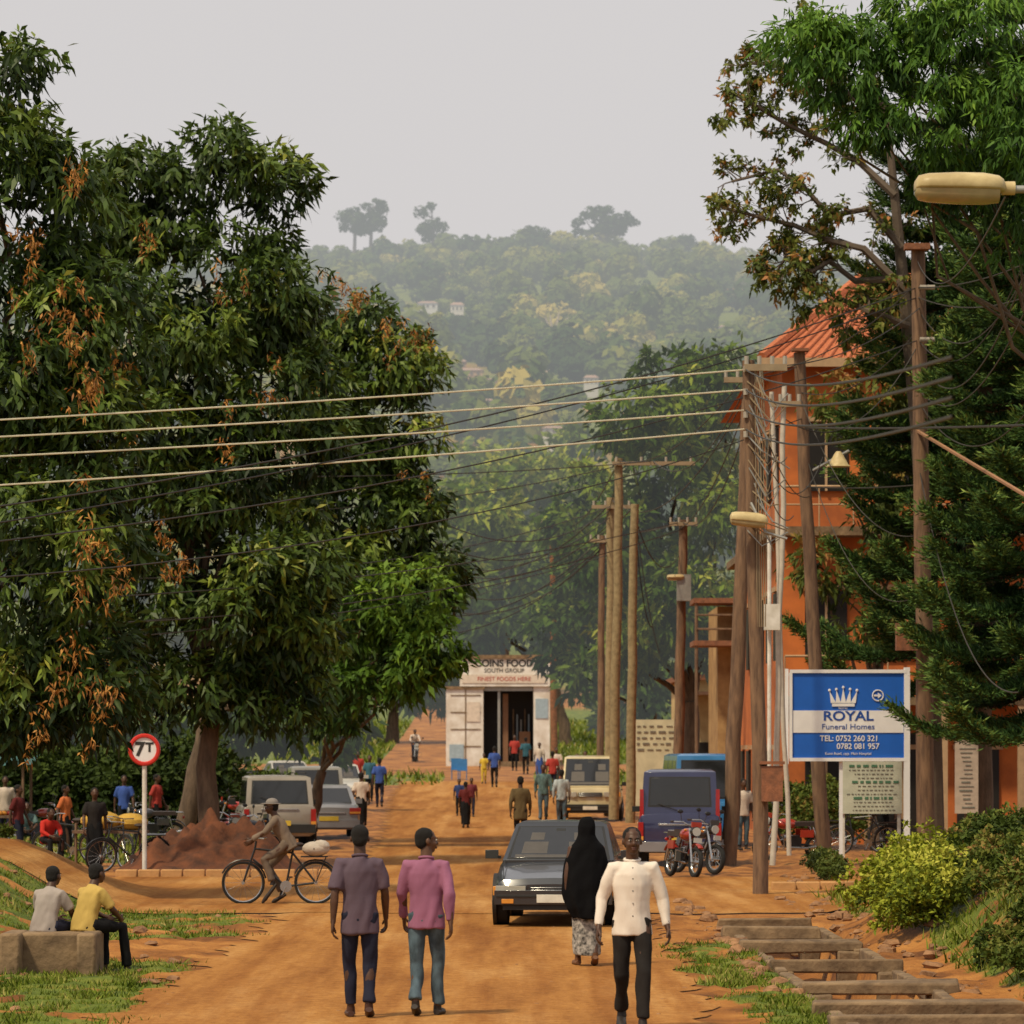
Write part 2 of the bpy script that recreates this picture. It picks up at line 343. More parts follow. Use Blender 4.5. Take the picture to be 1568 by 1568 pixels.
for (u,v,h,Y,c) in [(112,500,90,58,9),(78,430,60,58,4),(130,560,90,58,4),(170,850,80,58,5),(120,900,110,58,5),(262,850,60,75,5),(30,560,80,58,2),(95,1040,90,58,5),(145,1060,90,58,6),(190,1000,70,75,5),(200,640,90,75,3),(110,250,60,59,5),(480,600,80,92,4),(540,440,35,93,8),(510,430,35,93,7),(600,510,50,93,6),(640,500,40,93,5),(230,760,100,75,3),(120,770,80,58,3),(60,360,60,58,3),(205,350,60,76,3),(50,1100,50,58,3),(15,430,90,58,3),(170,560,100,60,3),(650,730,50,94,3),(420,560,90,75,3),(330,620,90,75,3),(330,400,90,75,3)]:
    for _ in range(c):
        uu=u+random.gauss(0,13); vv=v+random.gauss(0,h*.4); x=bx(uu,Y); z=hz(vv,Y); y=Y+random.uniform(-.4,1.6)
        l=random.uniform(.15,.5)
        for q in range(6): Pp.append((x+random.gauss(0,.06),y,z-l*q/6))
Pp=np.array(Pp); leaves('dry_panicles',Pp,np.tile([0,-.3,-1.],(len(Pp),1)),rng.uniform(.1,.9,len(Pp)),4,.12,.03,.3,.7,dry,tA)
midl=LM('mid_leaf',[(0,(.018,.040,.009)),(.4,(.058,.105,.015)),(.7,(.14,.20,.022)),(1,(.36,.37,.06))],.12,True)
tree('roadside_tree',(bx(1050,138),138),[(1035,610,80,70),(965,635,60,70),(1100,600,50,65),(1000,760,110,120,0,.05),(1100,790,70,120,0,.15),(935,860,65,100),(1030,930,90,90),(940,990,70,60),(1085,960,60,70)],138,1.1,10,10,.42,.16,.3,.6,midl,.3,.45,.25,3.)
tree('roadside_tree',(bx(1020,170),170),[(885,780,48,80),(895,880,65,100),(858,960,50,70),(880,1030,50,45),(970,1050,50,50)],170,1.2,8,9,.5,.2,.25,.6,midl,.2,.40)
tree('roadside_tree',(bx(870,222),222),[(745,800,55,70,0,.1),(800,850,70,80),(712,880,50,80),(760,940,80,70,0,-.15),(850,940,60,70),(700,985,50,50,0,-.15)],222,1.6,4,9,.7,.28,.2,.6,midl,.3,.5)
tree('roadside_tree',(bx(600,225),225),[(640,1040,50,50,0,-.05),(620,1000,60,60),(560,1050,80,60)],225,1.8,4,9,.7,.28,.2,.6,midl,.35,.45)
tree('roadside_tree',(bx(200,130),130),[(250,1130,110,70,0,-.25),(60,1130,110,80,0,-.25),(150,1120,110,80,0,-.25),(-20,1130,80,80,0,-.25),(360,1110,80,50,0,-.2),(450,1100,80,50,0,-.2)],130,1.3,7,9,.5,.24,.2,.6,midl,.3,.34)  # dark foliage backdrop, added to darken the view under the mango canopy
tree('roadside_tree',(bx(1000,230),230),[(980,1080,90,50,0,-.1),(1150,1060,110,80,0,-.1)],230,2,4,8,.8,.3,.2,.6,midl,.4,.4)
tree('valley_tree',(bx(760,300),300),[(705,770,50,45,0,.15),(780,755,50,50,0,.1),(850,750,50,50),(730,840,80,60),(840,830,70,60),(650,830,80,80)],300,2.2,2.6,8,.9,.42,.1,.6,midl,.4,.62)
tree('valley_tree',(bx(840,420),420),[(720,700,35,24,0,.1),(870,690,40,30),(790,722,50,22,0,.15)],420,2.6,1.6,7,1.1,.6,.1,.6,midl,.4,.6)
HS=[]
def ground_Y(u,v):
    for Y in np.arange(300,1500,4):
        if HV-(G(bx(u,Y),Y)-EYE)*F/Y<=v: return float(Y)
    return 1400.
for (u,v,wd,ht,c) in [(655,482,30,12,(.62,.6,.55)),(700,485,20,14,(.62,.58,.5)),(722,590,34,13,(.5,.32,.2)),(704,575,20,12,(.48,.27,.18)),(830,570,24,11,(.55,.4,.28)),(775,606,90,12,(.48,.36,.28)),(905,602,22,14,(.6,.57,.5)),(848,686,34,13,(.6,.58,.5)),(740,640,36,12,(.45,.38,.34)),(1110,520,18,9,(.55,.45,.4))]:
    Y=ground_Y(u,v+ht/2); HS.append((u,Y,wd)); x=bx(u,Y); s=Y/F; W=wd*s; H=ht*s; z=G(x,Y)+1; mb=MB(); D=W*.5+3
    mb.box((x,Y,z+H*.32+1.5),(W,D,H*.65),0); mb.box((x,Y,z),(W*.98,D*.98,4),0)
    zt=z+H*.65+1.5; mb.add([(x-W*.56,Y-D*.56,zt),(x+W*.56,Y-D*.56,zt),(x+W*.56,Y+D*.56,zt),(x-W*.56,Y+D*.56,zt),(x-W*.3,Y,zt+H*.4),(x+W*.3,Y,zt+H*.4)],[(0,1,5,4),(2,3,4,5),(1,2,5),(3,0,4),(3,2,1,0)],1)
    for k in range(3): mb.box((x+(k-1)*W*.3,Y-D/2-.05,z+1.5+H*.3),(W*.12,.2,H*.3),2)
    mb.build('distant_house',[M('far_wall%.2f%.2f'%(c[0],c[1]),c,.9,haze=True),M('far_roof',(.38,.25,.19),.8,haze=True),M('far_window',(.16,.13,.11),.4,haze=True)])
# far hillside woodland (one object): rounded crowns of leaf tufts
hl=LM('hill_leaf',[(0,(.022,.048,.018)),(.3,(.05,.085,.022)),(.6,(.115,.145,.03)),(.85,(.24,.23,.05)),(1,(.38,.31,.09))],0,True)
Ps=[];Ds=[];Ts=[];Ss=[]
def blob(x,Y,r,h,z,t0,q=1.):
    for _ in range(random.randint(3,6)):
        o=np.array([random.uniform(-.6,.6)*r,random.uniform(-.5,.3)*r,random.uniform(-.35,.5)*h]); rr=random.uniform(.4,.7)
        m=int(26*q+6*r); d=nrm(rng.normal(size=(m,3))); d[:,1]=np.where(d[:,1]>.3,-d[:,1],d[:,1])
        Ps.append(np.array([x,Y,z])+o+d*np.array([r,r,h])*rr*rng.uniform(.85,1.08,(m,1))); Ds.append(d+np.array([0,0,.15])); Ts.append(np.clip(t0+random.gauss(0,.05)+.14*d[:,2],0,1)); Ss.append(np.full(m,.16*r+.35))  # crown tops tinted lighter, light from above painted into the tufts
for i in range(1850):
    Y=330+1170*random.random()**.85; x=random.uniform(-1,1)*(.15*Y+25); uu=784+x*F/Y
    fmv=float(.78+.4*ns(x,Y,.02)+.2*ns(x,Y,.05))
    if fmv<.45 and random.random()<.65: continue
    if any(abs(uu-hu)<hw*.5+10 and hY-70<Y<hY+10 for hu,hY,hw in HS): continue
    r=random.uniform(2.2,6.5)*(1 if Y>600 else .75); h=r*random.uniform(.7,1.25); z=G(x,Y)+h*.7+random.uniform(0,1.5)
    blob(x,Y,r,h,z,float(np.clip(.42+.18*ns(x,Y,.03,3)+random.gauss(0,.17),.04,.98)))
for i in range(190):
    Y=random.uniform(1420,1500); x=random.uniform(-1,1)*(.14*Y); r=random.uniform(3,8); h=r*random.uniform(.6,1.2); blob(x,Y,r,h,G(x,Y)+h*.5,float(np.clip(random.gauss(.36,.16),.04,.9)))
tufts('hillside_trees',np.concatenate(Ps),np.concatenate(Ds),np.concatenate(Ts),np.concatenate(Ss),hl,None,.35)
for (nm,u,v,ru,rv,tn,kk) in [('umbrella_tree',920,348,60,34,.14,20),('tall_ridge_tree',566,332,26,34,.2,14),('tall_ridge_tree',541,345,20,26,.2,10),('tall_ridge_tree',661,340,20,30,.22,11),('ridge_tree',815,364,18,16,.2,6),('ridge_tree',1048,374,24,16,.2,7)]:
    Y=1455; e=empty(nm); x=bx(u,Y); mb=MB(); z0=G(x,Y)
    mb.tube([(x,Y,z0-2),(x+.6,Y,hz(v+rv*.6,Y)),(x,Y,hz(v-rv*.5,Y))],[.9,.6,.2],0,7)
    ends=[]
    for k in range(kk):
        a=random.uniform(-1,1)*ru*.7; b_=(random.uniform(-.75,.3) if ru>40 else random.uniform(-.85,1.0))*rv*(1-abs(a)/ru*.5); q=(bx(u+a,Y),Y+random.uniform(-3,3),hz(v+b_,Y)); ends.append(q)
        mb.tube([(x,Y,hz(v+rv*.75,Y) if ru>40 else q[2]-1.5),q],[.4,.12],0,5)
    mb.build('trunk',[M('far_bark',(.14,.12,.10),.9,haze=True)],e)
    Ps=[];Ds=[];Ts=[];Ss=[]
    for q in ends: blob(q[0],q[1],random.uniform(3.0,4.8)*(1 if ru>40 else .8),random.uniform(2.0,3.2)*(1 if ru>40 else .95),q[2],tn,.5)
    tufts('crown',np.concatenate(Ps),np.concatenate(Ds),np.concatenate(Ts),np.concatenate(Ss)*.75,hl,e,.9)
e=empty('bare_tree'); mb=MB(); u=848; Y=ground_Y(u,530)-30; x=bx(u,Y); z0=G(x,Y); s=Y/F
for k in range(7):
    a=(k-3)*.2+random.uniform(-.06,.06); mb.tube([(x+k*.1,Y,z0),(x+a*6*s,Y,z0+26*s),(x+a*34*s,Y,z0+random.uniform(44,66)*s)],[.8,.45,.12],0,6)
mb.build('limbs',[M('bare_bark',(.42,.34,.26),.9,haze=True)],e)
# feathery tree top right
fe=LM('feathery_leaf',[(0,(.018,.045,.010)),(.4,(.055,.13,.018)),(.7,(.12,.24,.025)),(1,(.24,.38,.06))],.18)
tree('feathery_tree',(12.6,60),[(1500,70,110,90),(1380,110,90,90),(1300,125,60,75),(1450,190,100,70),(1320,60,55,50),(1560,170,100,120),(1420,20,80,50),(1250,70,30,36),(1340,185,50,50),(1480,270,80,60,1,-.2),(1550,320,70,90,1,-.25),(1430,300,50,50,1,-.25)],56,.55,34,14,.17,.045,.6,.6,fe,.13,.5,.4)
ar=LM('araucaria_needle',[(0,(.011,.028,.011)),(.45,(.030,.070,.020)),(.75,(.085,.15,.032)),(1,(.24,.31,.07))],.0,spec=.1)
def pine(name,x,y,zb,zt,reach,tr):
    e=empty(name); mb=MB(); z0=G(x,y)
    p,r=wob((x,y,z0-.2),(x+.2,y,zt+1),tr,.06,12,.03); mb.tube(p,r,0,10)
    P=[];D=[];T=[]
    z=zb
    while z<zt:
        f=1-(z-zb)/(zt-zb)*.45; nb=9
        a0=random.random()*6
        for i in range(nb):
            a=a0+i*6.283/nb+random.uniform(-.2,.2)
            if math.sin(a)>.75: continue
            R=reach*f*random.uniform(.7,1.12); dx,dy=math.cos(a),math.sin(a); pts=[]
            zs=z+random.uniform(-.1,.1)
            for q in range(9):
                t=q/8; pts.append(Vector((x+dx*R*t,y+dy*R*t,zs-.75*R*.3*math.sin(t*2.4)+.55*t**3*R*.3)))
            mb.tube(pts,[.05*(1-t/9)+.01 for t in range(9)],0,5)
            m=int(R*15)
            for q in range(m):
                t=.12+.88*q/m; k=min(int(t*8),7); pp=pts[k].lerp(pts[k+1],t*8-k)
                for sgn in(-1,1,0):
                    l=(.6*math.sin(min(t*1.1,1)*2.6)+.15)*random.uniform(.6,1.1)
                    dd=Vector((dx*.6-sgn*dy,dy*.6+sgn*dx,.18 if sgn else .4)).normalized()
                    if not sgn: l*=.3
                    for h in range(4):
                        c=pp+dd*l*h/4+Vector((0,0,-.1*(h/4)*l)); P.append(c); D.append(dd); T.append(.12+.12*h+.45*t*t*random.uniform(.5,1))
        z+=random.uniform(.72,.9)
    mb.build('trunk',[bark],e)
    P=np.array(P);D=np.array(D); leaves('needles',P,D,np.clip(np.array(T),0,1),5,.16,.034,-.12,.42,ar,e,0)
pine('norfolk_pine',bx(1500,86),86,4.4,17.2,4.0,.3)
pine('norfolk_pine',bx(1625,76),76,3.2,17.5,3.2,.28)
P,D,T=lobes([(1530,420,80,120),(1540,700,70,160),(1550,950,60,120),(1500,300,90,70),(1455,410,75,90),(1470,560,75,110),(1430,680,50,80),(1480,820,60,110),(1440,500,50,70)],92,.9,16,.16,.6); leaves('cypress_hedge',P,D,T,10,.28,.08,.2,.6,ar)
# sparse tree with visible limbs
spl=LM('sparse_leaf',[(0,(.03,.045,.012)),(.4,(.085,.12,.02)),(.72,(.17,.19,.035)),(1,(.42,.18,.06))],.25)
e=empty('sparse_tree'); mb=MB(); Y=84; P=[];D=[]
def pw(u,v,dy=0): return Vector((bx(u,Y),Y+dy,hz(v,Y)))
mb.tube([(bx(1440,Y),Y+1,G(8,85)-.2),pw(1430,900,1),pw(1410,650,.6),pw(1390,480,.3),pw(1370,300),pw(1355,150)],[.22,.2,.17,.14,.10,.05],0,9)
def twig(p,d,l,r,lev):
    q=p+d*l; mid=p.lerp(q,.5)+Vector([random.uniform(-1,1)*l*.12 for _ in range(3)])
    mb.tube([p,mid,q],[r,r*.8,r*.55],0,5)
    if lev==0:
        for t in(.6,1.0): P.append(p.lerp(q,t)); D.append(d)
        return
    for _ in range(3):
        dd=(d+Vector([random.uniform(-1,1)*.85 for _ in range(3)])).normalized(); twig(p.lerp(q,random.uniform(.45,1)),dd,l*.68,r*.55,lev-1)
for pl in [[(1385,450),(1320,385),(1270,372),(1215,345),(1160,335),(1110,318)],[(1380,380),(1330,320),(1270,330),(1230,290),(1190,262),(1120,280)],[(1370,300),(1320,250),(1270,215),(1210,190),(1150,165),(1120,140)],[(1360,200),(1310,150),(1260,110),(1200,100),(1140,95)],[(1380,430),(1310,430),(1270,400),(1240,420),(1200,400),(1180,430)],[(1357,180),(1330,100),(1290,60),(1240,40)],[(1390,500),(1330,480),(1290,455),(1260,470)]]:
    pts=[pw(*q,random.uniform(-.5,.5)) for q in pl]; n=len(pts); mb.tube(pts,[.07*(1-i/n)+.018 for i in range(n)],0,6)
    for i in range(1,n):
        for _ in range(5 if i>1 else 2):
            t=random.random(); p_=pts[i-1].lerp(pts[i],t); d_=((pts[i]-pts[i-1]).normalized()*.6+Vector((random.uniform(-.8,.4),random.uniform(-.5,.5),random.uniform(-.7,.9)))).normalized()
            twig(p_,d_,random.uniform(.35,.6),.018,1 if random.random()<.72 else 2)
mb.build('limbs',[M('pale_bark',(.12,.09,.065),.9,bump=.5)],e)
P=np.array(P);D=np.array(D); leaves('leaves',P,D,np.clip(rng.normal(.55,.22,len(P)),0,1),7,.16,.075,.35,.75,spl,e)
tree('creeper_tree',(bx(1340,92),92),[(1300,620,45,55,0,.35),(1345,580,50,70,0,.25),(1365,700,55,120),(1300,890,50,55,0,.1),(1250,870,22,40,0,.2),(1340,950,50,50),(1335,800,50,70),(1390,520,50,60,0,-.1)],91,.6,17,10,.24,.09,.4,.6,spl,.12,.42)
def bush(name,x0,x1,y0,y1,h,n,mat,tint,L=.07,W=.04,nl=8):
    P=[];D=[];T=[]
    for _ in range(n):
        x=random.uniform(x0,x1); y=random.uniform(y0,y1); r=h*random.uniform(.35,.6); z=G(x,y)+h*random.uniform(.1,.6)
        d=nrm(rng.normal(size=(50,3))); d[:,2]=np.abs(d[:,2]); P.append(np.array([x,y,z])+d*r*rng.uniform(.7,1.1,(50,1))); D.append(d); T.append(np.clip(tint+random.gauss(0,.16)+.3*d[:,2]-.15,0,1))  # tint rises with the upward normal: lit tops, shaded sides in the colour
    return leaves(name,np.concatenate(P),np.concatenate(D),np.concatenate(T),nl,L,W,-.1,.6,mat)
hed=LM('hedge_leaf',[(0,(.03,.05,.008)),(.4,(.13,.165,.015)),(.7,(.28,.31,.025)),(1,(.45,.44,.07))],.1,spec=.1)
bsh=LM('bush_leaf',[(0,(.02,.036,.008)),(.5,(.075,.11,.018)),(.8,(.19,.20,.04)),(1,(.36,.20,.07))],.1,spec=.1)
bush('hedge_bush',4.5,5.15,46,50,.75,55,hed,.58)
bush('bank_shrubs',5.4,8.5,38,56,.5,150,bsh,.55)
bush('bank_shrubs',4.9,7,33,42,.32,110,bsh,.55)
bush('shrub',bx(1500,68),bx(1590,68),64,70,.9,40,hed,.35)
bush('shrub',bx(1255,72),bx(1285,72),71,73,.5,12,spl,.4)
bush('shrub',-10,-8.2,58,64,.3,24,bsh,.5)
bush('shrub',bx(1190,100),bx(1260,100),92,96,1.6,26,bsh,.5,.12,.07)
bush('canopy_shade_hedge',-17,-8.3,106,109,2.3,110,bsh,.12,.24,.12,9)  # dark hedges added to stand in for shade under the canopy
bush('canopy_shade_hedge',-8.3,-6.6,112,115,1.6,24,bsh,.25,.2,.1,9)
# ------------------------------------------------------------------ buildings
wall_o=M('orange_plaster',(.62,.175,.04),.85,c2=(.36,.10,.03),s=.9,bump=.3)
tile=M('roof_tile',(.58,.17,.065),.8,c2=(.33,.10,.04),s=14,bump=.6)
dark=M('dark_opening',(.015,.013,.012),.5); cream=M('cream_wall',(.62,.48,.25),.85,c2=(.42,.30,.14),s=1.5,bump=.2)
white=M('white_paint',(.75,.73,.68),.6,c2=(.52,.49,.42),s=3.5,bump=.1); conc=M('concrete',(.27,.18,.10),.9,c2=(.11,.07,.04),s=3.5,bump=.8)
wood=M('weathered_wood',(.24,.145,.085),.85,c2=(.10,.06,.04),s=12,bump=.6,stretch=(1,1,.15)); steel=M('grey_steel',(.35,.35,.33),.5,.4,s=8)
rust=M('rusty_iron',(.30,.12,.06),.85,c2=(.16,.07,.04),s=8,bump=.4)
sheet=M('iron_sheet_roof',(.36,.22,.14),.7,c2=(.22,.12,.08),s=3)
mb=MB(); x0,x1,y0,y1,H=6.75,16.5,98,116,12.1; cx=(x0+x1)/2
mb.box((cx,(y0+y1)/2,H/2),(x1-x0,y1-y0,H),0)
for zf in(3.6,7.8): mb.box((cx,y0-.55,zf),(x1-x0+.1,1.1,.22),2)
mb.box((x0-.2,(y0+y1)/2,7.8),(.4,y1-y0,.2),2)
for i in range(5):
    xx=x0+1.1+i*1.9
    for zf in(1.5,5.5,9.7): mb.box((xx,y0-.02,zf),(1.05,.12,1.7 if zf>2 else 2.6),1); mb.box((xx,y0-.09,zf),(.06,.06,1.7),3); mb.box((xx,y0-.05,zf+.95),(1.25,.1,.12),3)
    mb.box((xx+.95,y0-1.0,1.75),(.16,.16,3.5),3)
for i in range(6):
    yy=y0+1.6+i*2.9
    for zf in(1.5,5.5,9.7): mb.box((x0-.02,yy,zf),(.12,1.1,1.7),1); mb.box((x0-.06,yy,zf+.95),(.1,1.3,.12),3)
for zf in(3.7,7.9):
    mb.tube([(x0,y0-1.05,zf+1.0),(x1,y0-1.05,zf+1.0)],.035,3,6); mb.tube([(x0,y0-1.05,zf+.55),(x1,y0-1.05,zf+.55)],.025,3,6)
    for i in range(12): mb.tube([(x0+i*.85,y0-1.05,zf),(x0+i*.85,y0-1.05,zf+1)],.02,3,5)
e0=.55
R=[(x0-e0,y0-e0,H),(x1+e0,y0-e0,H),(x1+e0,y1+e0,H),(x0-e0,y1+e0,H)]
mb.add(R+[(x0+2.8,y0+6.5,H+3.0),(x1-4,y0+6.5,H+3.0),(x1-4,y1-6.5,H+3.0),(x0+2.8,y1-6.5,H+3.0)],[(0,1,5,4),(1,2,6,5),(2,3,7,6),(3,0,4,7),(4,5,6,7),(3,2,1,0)],4)
for i in range(46):
    t=i/45; xa=x0-e0+t*(x1-x0+2*e0); xb=x0+2.8+t*(x1-4-x0-2.8); mb.tube([(xa,y0-e0,H+.03),(xb,y0+6.5,H+3.03)],.04,4,5)
mb.tube([(x0-e0,y0-e0,H+.06),(x0+2.8,y0+6.5,H+3.1)],.12,4,6)
mb.box((cx,y0-e0,H-.08),(x1-x0+1.2,.1,.22),3)
mb.build('orange_apartment_building',[wall_o,dark,conc,M('trim',(.5,.33,.19),.8),tile])
mb=MB()
x0,x1,y0=bx(1052,142),13,144; z0=G(7,142); zt=hz(1040,142)
mb.box(((x0+x1)/2,y0+6,(z0+zt)/2-.2),(x1-x0,12,zt-z0+.4),0); mb.box(((x0+x1)/2,y0-.9,zt-.5),(x1-x0+.4,2,.12),2); mb.box(((x0+x1)/2,y0+6,zt+.1),(x1-x0+.5,12.6,.2),3)
for i in range(5): mb.box((x0+.9+i*1.4,y0-.03,z0+1.1),(.8,.1,2.1),1); mb.tube([(x0+i*1.5,y0-1.8,z0),(x0+i*1.5,y0-1.8,zt-.5)],.06,4,6)
mb.build('shop_row',[cream,dark,sheet,rust,wood])
mb=MB(); x0,y0=bx(1066,126),126; z0=G(6,126)-.2
for zf in(hz(985,126),hz(920,126)): mb.box((x0+3,y0+1,zf),(6.2,2.6,.16),0)
mb.box((x0+4.3,y0+5,(z0+hz(925,126))/2),(7,6,hz(925,126)-z0),1)
for i in range(5): mb.tube([(x0+i*1.4,y0-.2,z0),(x0+i*1.4,y0-.2,hz(920,126))],.055,2,6)
for k in(.45,.9): mb.tube([(x0,y0-.28,hz(985,126)+k),(x0+6,y0-.28,hz(985,126)+k)],.035,2,5)
mb.box((x0+1.8,y0+1.95,(z0+hz(1030,126))/2),(.7,.12,1.9),3)
mb.build('balcony_house',[rust,M('ochre_wall',(.50,.32,.14),.9,s=1.5,c2=(.26,.14,.06)),wood,dark])
mb=MB(); Yw=132; xa,xb=bx(970,Yw),bx(1042,Yw); z0=G(5,Yw)
mb.box(((xa+xb)/2,Yw,(z0+hz(1102,Yw))/2),(xb-xa,.25,hz(1102,Yw)-z0),0)
for r_ in range(5):
    xx=xa+.1
    while xx<xb-.25:
        wl=random.uniform(.08,.3); mb.box((xx+wl/2,Yw-.135,hz(1112+r_*9,Yw)),(wl*.8,.03,random.choice([.03,.05,.07])),1); xx+=wl+random.uniform(.03,.1)
mb.build('painted_wall',[M('yellowed_wall',(.6,.55,.38),.9,s=3),M('wall_lettering',(.18,.15,.12),.9)])
def text(body,size,loc,mat,parent,name='lettering',rz=0,off=0,ax='CENTER',sx=1):
    c=bpy.data.curves.new(name,'FONT'); c.body=body; c.size=size; c.align_x=ax; c.align_y='CENTER'; c.extrude=.003; c.offset=off
    c.materials.append(mat); o=bpy.data.objects.new(name,c); o.location=loc; o.rotation_euler=(math.pi/2,0,rz); o.scale=(sx,1,1); return link(o,parent)
e=empty('food_kiosk'); mb=MB(); Yk=190; z0=G(0,190)
K=lambda u:bx(u,Yk); KZ=lambda v:hz(v,Yk)
def kbox(u0,u1,v0,v1,ya,yb,mi): mb.box(((K(u0)+K(u1))/2,(ya+yb)/2,(KZ(v0)+KZ(v1))/2),(K(u1)-K(u0),yb-ya,abs(KZ(v0)-KZ(v1))),mi)
kbox(683,740,1054,1176,Yk,Yk+3.5,0); kbox(817,842,1050,1176,Yk+.02,Yk+3.5,0); kbox(704,842,1007,1051,Yk-.12,Yk+3.6,0)
kbox(740,817,1052,1176,Yk+3.2,Yk+3.4,1); kbox(762,766,1052,1176,Yk+.2,Yk+.35,2); kbox(741,816,1052,1058,Yk+.1,Yk+.3,2)
kbox(738,842,1166,1176,Yk-.8,Yk-.02,3); kbox(702,844,1003,1008,Yk-.25,Yk+3.7,3); kbox(681,742,1051,1055,Yk-.1,Yk+3.6,3)
for i in range(4): kbox(690,736,1064+i*26,1065.5+i*26,Yk-.03,Yk,3)
kbox(712,713.5,1056,1174,Yk-.035,Yk,3)
kbox(708,838,1033,1046,Yk-.16,Yk-.125,4); kbox(820,839,1070,1100,Yk-.02,Yk+.01,5); kbox(688,710,1140,1165,Yk-.04,Yk-.005,5); kbox(715,735,1075,1105,Yk-.04,Yk-.005,4)
for i in range(5): kbox(785+i*6,787+i*6,1085+(i%3)*8,1160,Yk+2.4,Yk+2.6,[3,5,2][i%3])
kbox(770,778,1062,1170,Yk+1.,Yk+1.1,6); kbox(795,812,1120,1168,Yk+1.5,Yk+2.1,6)
mb.build('structure',[M('kiosk_white',(.78,.75,.70),.7,c2=(.55,.48,.40),s=1.5),dark,steel,conc,M('kiosk_cream',(.7,.6,.5),.7),M('kiosk_blue',(.35,.45,.52),.7),M('kiosk_wood',(.25,.13,.07),.8)],e)
blk=M('sign_black',(.03,.03,.03),.7)
text('COINS FOOD',.46,(K(772),Yk-.135,KZ(1016)),blk,e,off=.012); text('SOUTH GROUP',.28,(K(772),Yk-.135,KZ(1027)),blk,e); text('FINEST FOODS HERE',.28,(K(772),Yk-.17,KZ(1040)),M('sign_red',(.5,.05,.03),.7),e)
# ------------------------------------------------------------------ signs
blue=M('sign_blue',(.012,.12,.55),.45,s=2,var=.12); wht=M('sign_white',(.78,.79,.80),.5,s=3,var=.1)
e=empty('funeral_home_sign'); Ys=80; mb=MB(); S=lambda u:bx(u,Ys); SZ=lambda v:hz(v,Ys)
xa,xb=S(1213),S(1384); cx=(xa+xb)/2
mb.box((cx,Ys,(SZ(1030)+SZ(1162))/2),(xb-xa,.05,SZ(1030)-SZ(1162)),0)
mb.box((cx,Ys-.03,(SZ(1088)+SZ(1122))/2),(xb-xa-.02,.02,SZ(1088)-SZ(1122)),1)
for v in(1028,1163): mb.box((cx,Ys-.02,SZ(v)),(xb-xa+.10,.09,.07),1)
mb.box((xa-.03,Ys-.02,(SZ(1030)+SZ(1162))/2),(.06,.088,SZ(1030)-SZ(1162)),1)
mb.box((xb+.06,Ys,(SZ(1022)-.1)/2),(.12,.12,SZ(1022)+.1),1)
mb.box((xa-.11,Ys+.03,(SZ(1024)+SZ(1170))/2),(.07,.07,SZ(1024)-SZ(1170)),1)
mb.box((xa+1.0,Ys+.06,SZ(1165)/2-.05),(.07,.07,SZ(1165)+.1),1)
cz=SZ(1072); cxx=S(1291)
mb.box((cxx,Ys-.04,cz-.10),(.46,.02,.06),1)
for k in(-2,-1,0,1,2):
    hh=.30 if k==0 else (.26 if abs(k)==1 else .24); bxk=cxx+k*.10; tx=cxx+k*.14
    mb.add([(bxk-.055,Ys-.05,cz-.06),(bxk+.055,Ys-.05,cz-.06),(tx,Ys-.05,cz-.06+hh),(bxk-.055,Ys-.035,cz-.06),(bxk+.055,Ys-.035,cz-.06),(tx,Ys-.035,cz-.06+hh)],[(0,1,2),(5,4,3),(0,2,5,3),(1,4,5,2)],1)
    mb.ell((tx,Ys-.045,cz-.06+hh+.02),(.03,.015,.03),1,8)
mb.torus((S(1344),Ys-.04,SZ(1065)),.11,.012,1,'y',20,6); mb.box((S(1342),Ys-.04,SZ(1065)),(.11,.015,.035),1)
mb.add([(S(1344),Ys-.05,SZ(1065)+.06),(S(1344),Ys-.05,SZ(1065)-.06),(S(1344)+.075,Ys-.05,SZ(1065))],[(0,1,2)],1)
mb.build('board',[blue,wht],e)
tb=M('sign_blue_text',(.01,.07,.35),.5)
text('ROYAL',.27,(cx,Ys-.045,SZ(1097)),tb,e,off=.006,sx=1.2); text('Funeral Homes',.16,(cx,Ys-.045,SZ(1113)),tb,e,sx=1.1)
text('TEL: 0752 260 321',.165,(cx+.02,Ys-.036,SZ(1131)),wht,e,off=.002,sx=.95); text('0782 081 957',.165,(cx+.2,Ys-.036,SZ(1143)),wht,e,off=.002,sx=.95); text('Kumi Road, opp. Main Hospital',.075,(cx,Ys-.036,SZ(1154)),wht,e)
text('ROYAL',.06,(cxx,Ys-.036,cz-.17),wht,e)
e=empty('notice_board'); Yn=86; mb=MB(); xa,xb=bx(1287,Yn),bx(1381,Yn); zt,zb=hz(1166,Yn),hz(1246,Yn)
mb.box(((xa+xb)/2,Yn,(zt+zb)/2),(xb-xa,.05,zt-zb),0)
for x in(xa+.06,xb-.06): mb.box((x,Yn+.05,(zt-.1)/2),(.07,.06,zt+.1),1)
random.seed(3)
for r_ in range(12):
    xx=xa+.1+random.random()*.3; w0=.10 if r_%4 else .25
    while xx<xb-.2:
        wl=random.uniform(.03,w0); mb.box((xx+wl/2,Yn-.03,zt-.10-r_*.088),(wl*.75,.012,.02 if r_%4 else .055),2 if r_%4 else 3); xx+=wl+.02
mb.build('board',[M('notice_paper',(.6,.62,.5),.8,s=4),white,M('faded_print',(.2,.2,.17),.8),M('notice_green',(.08,.2,.12),.8)],e)
Yn=84; mb=MB(); mb.box((bx(1480,Yn),Yn,hz(1185,Yn)),(.5,.05,1.7),0); mb.box((bx(1480,Yn),Yn+.05,.9),(.08,.06,1.9),1)
for r_ in range(16): mb.box((bx(1480,Yn)+random.uniform(-.06,.06),Yn-.03,hz(1140,Yn)-r_*.09),(.36*random.uniform(.3,1),.012,random.uniform(.015,.04)),2)
mb.build('advert_board',[M('advert_pink',(.55,.45,.36),.8),wood,M('faded_print',(.2,.2,.17),.8)])
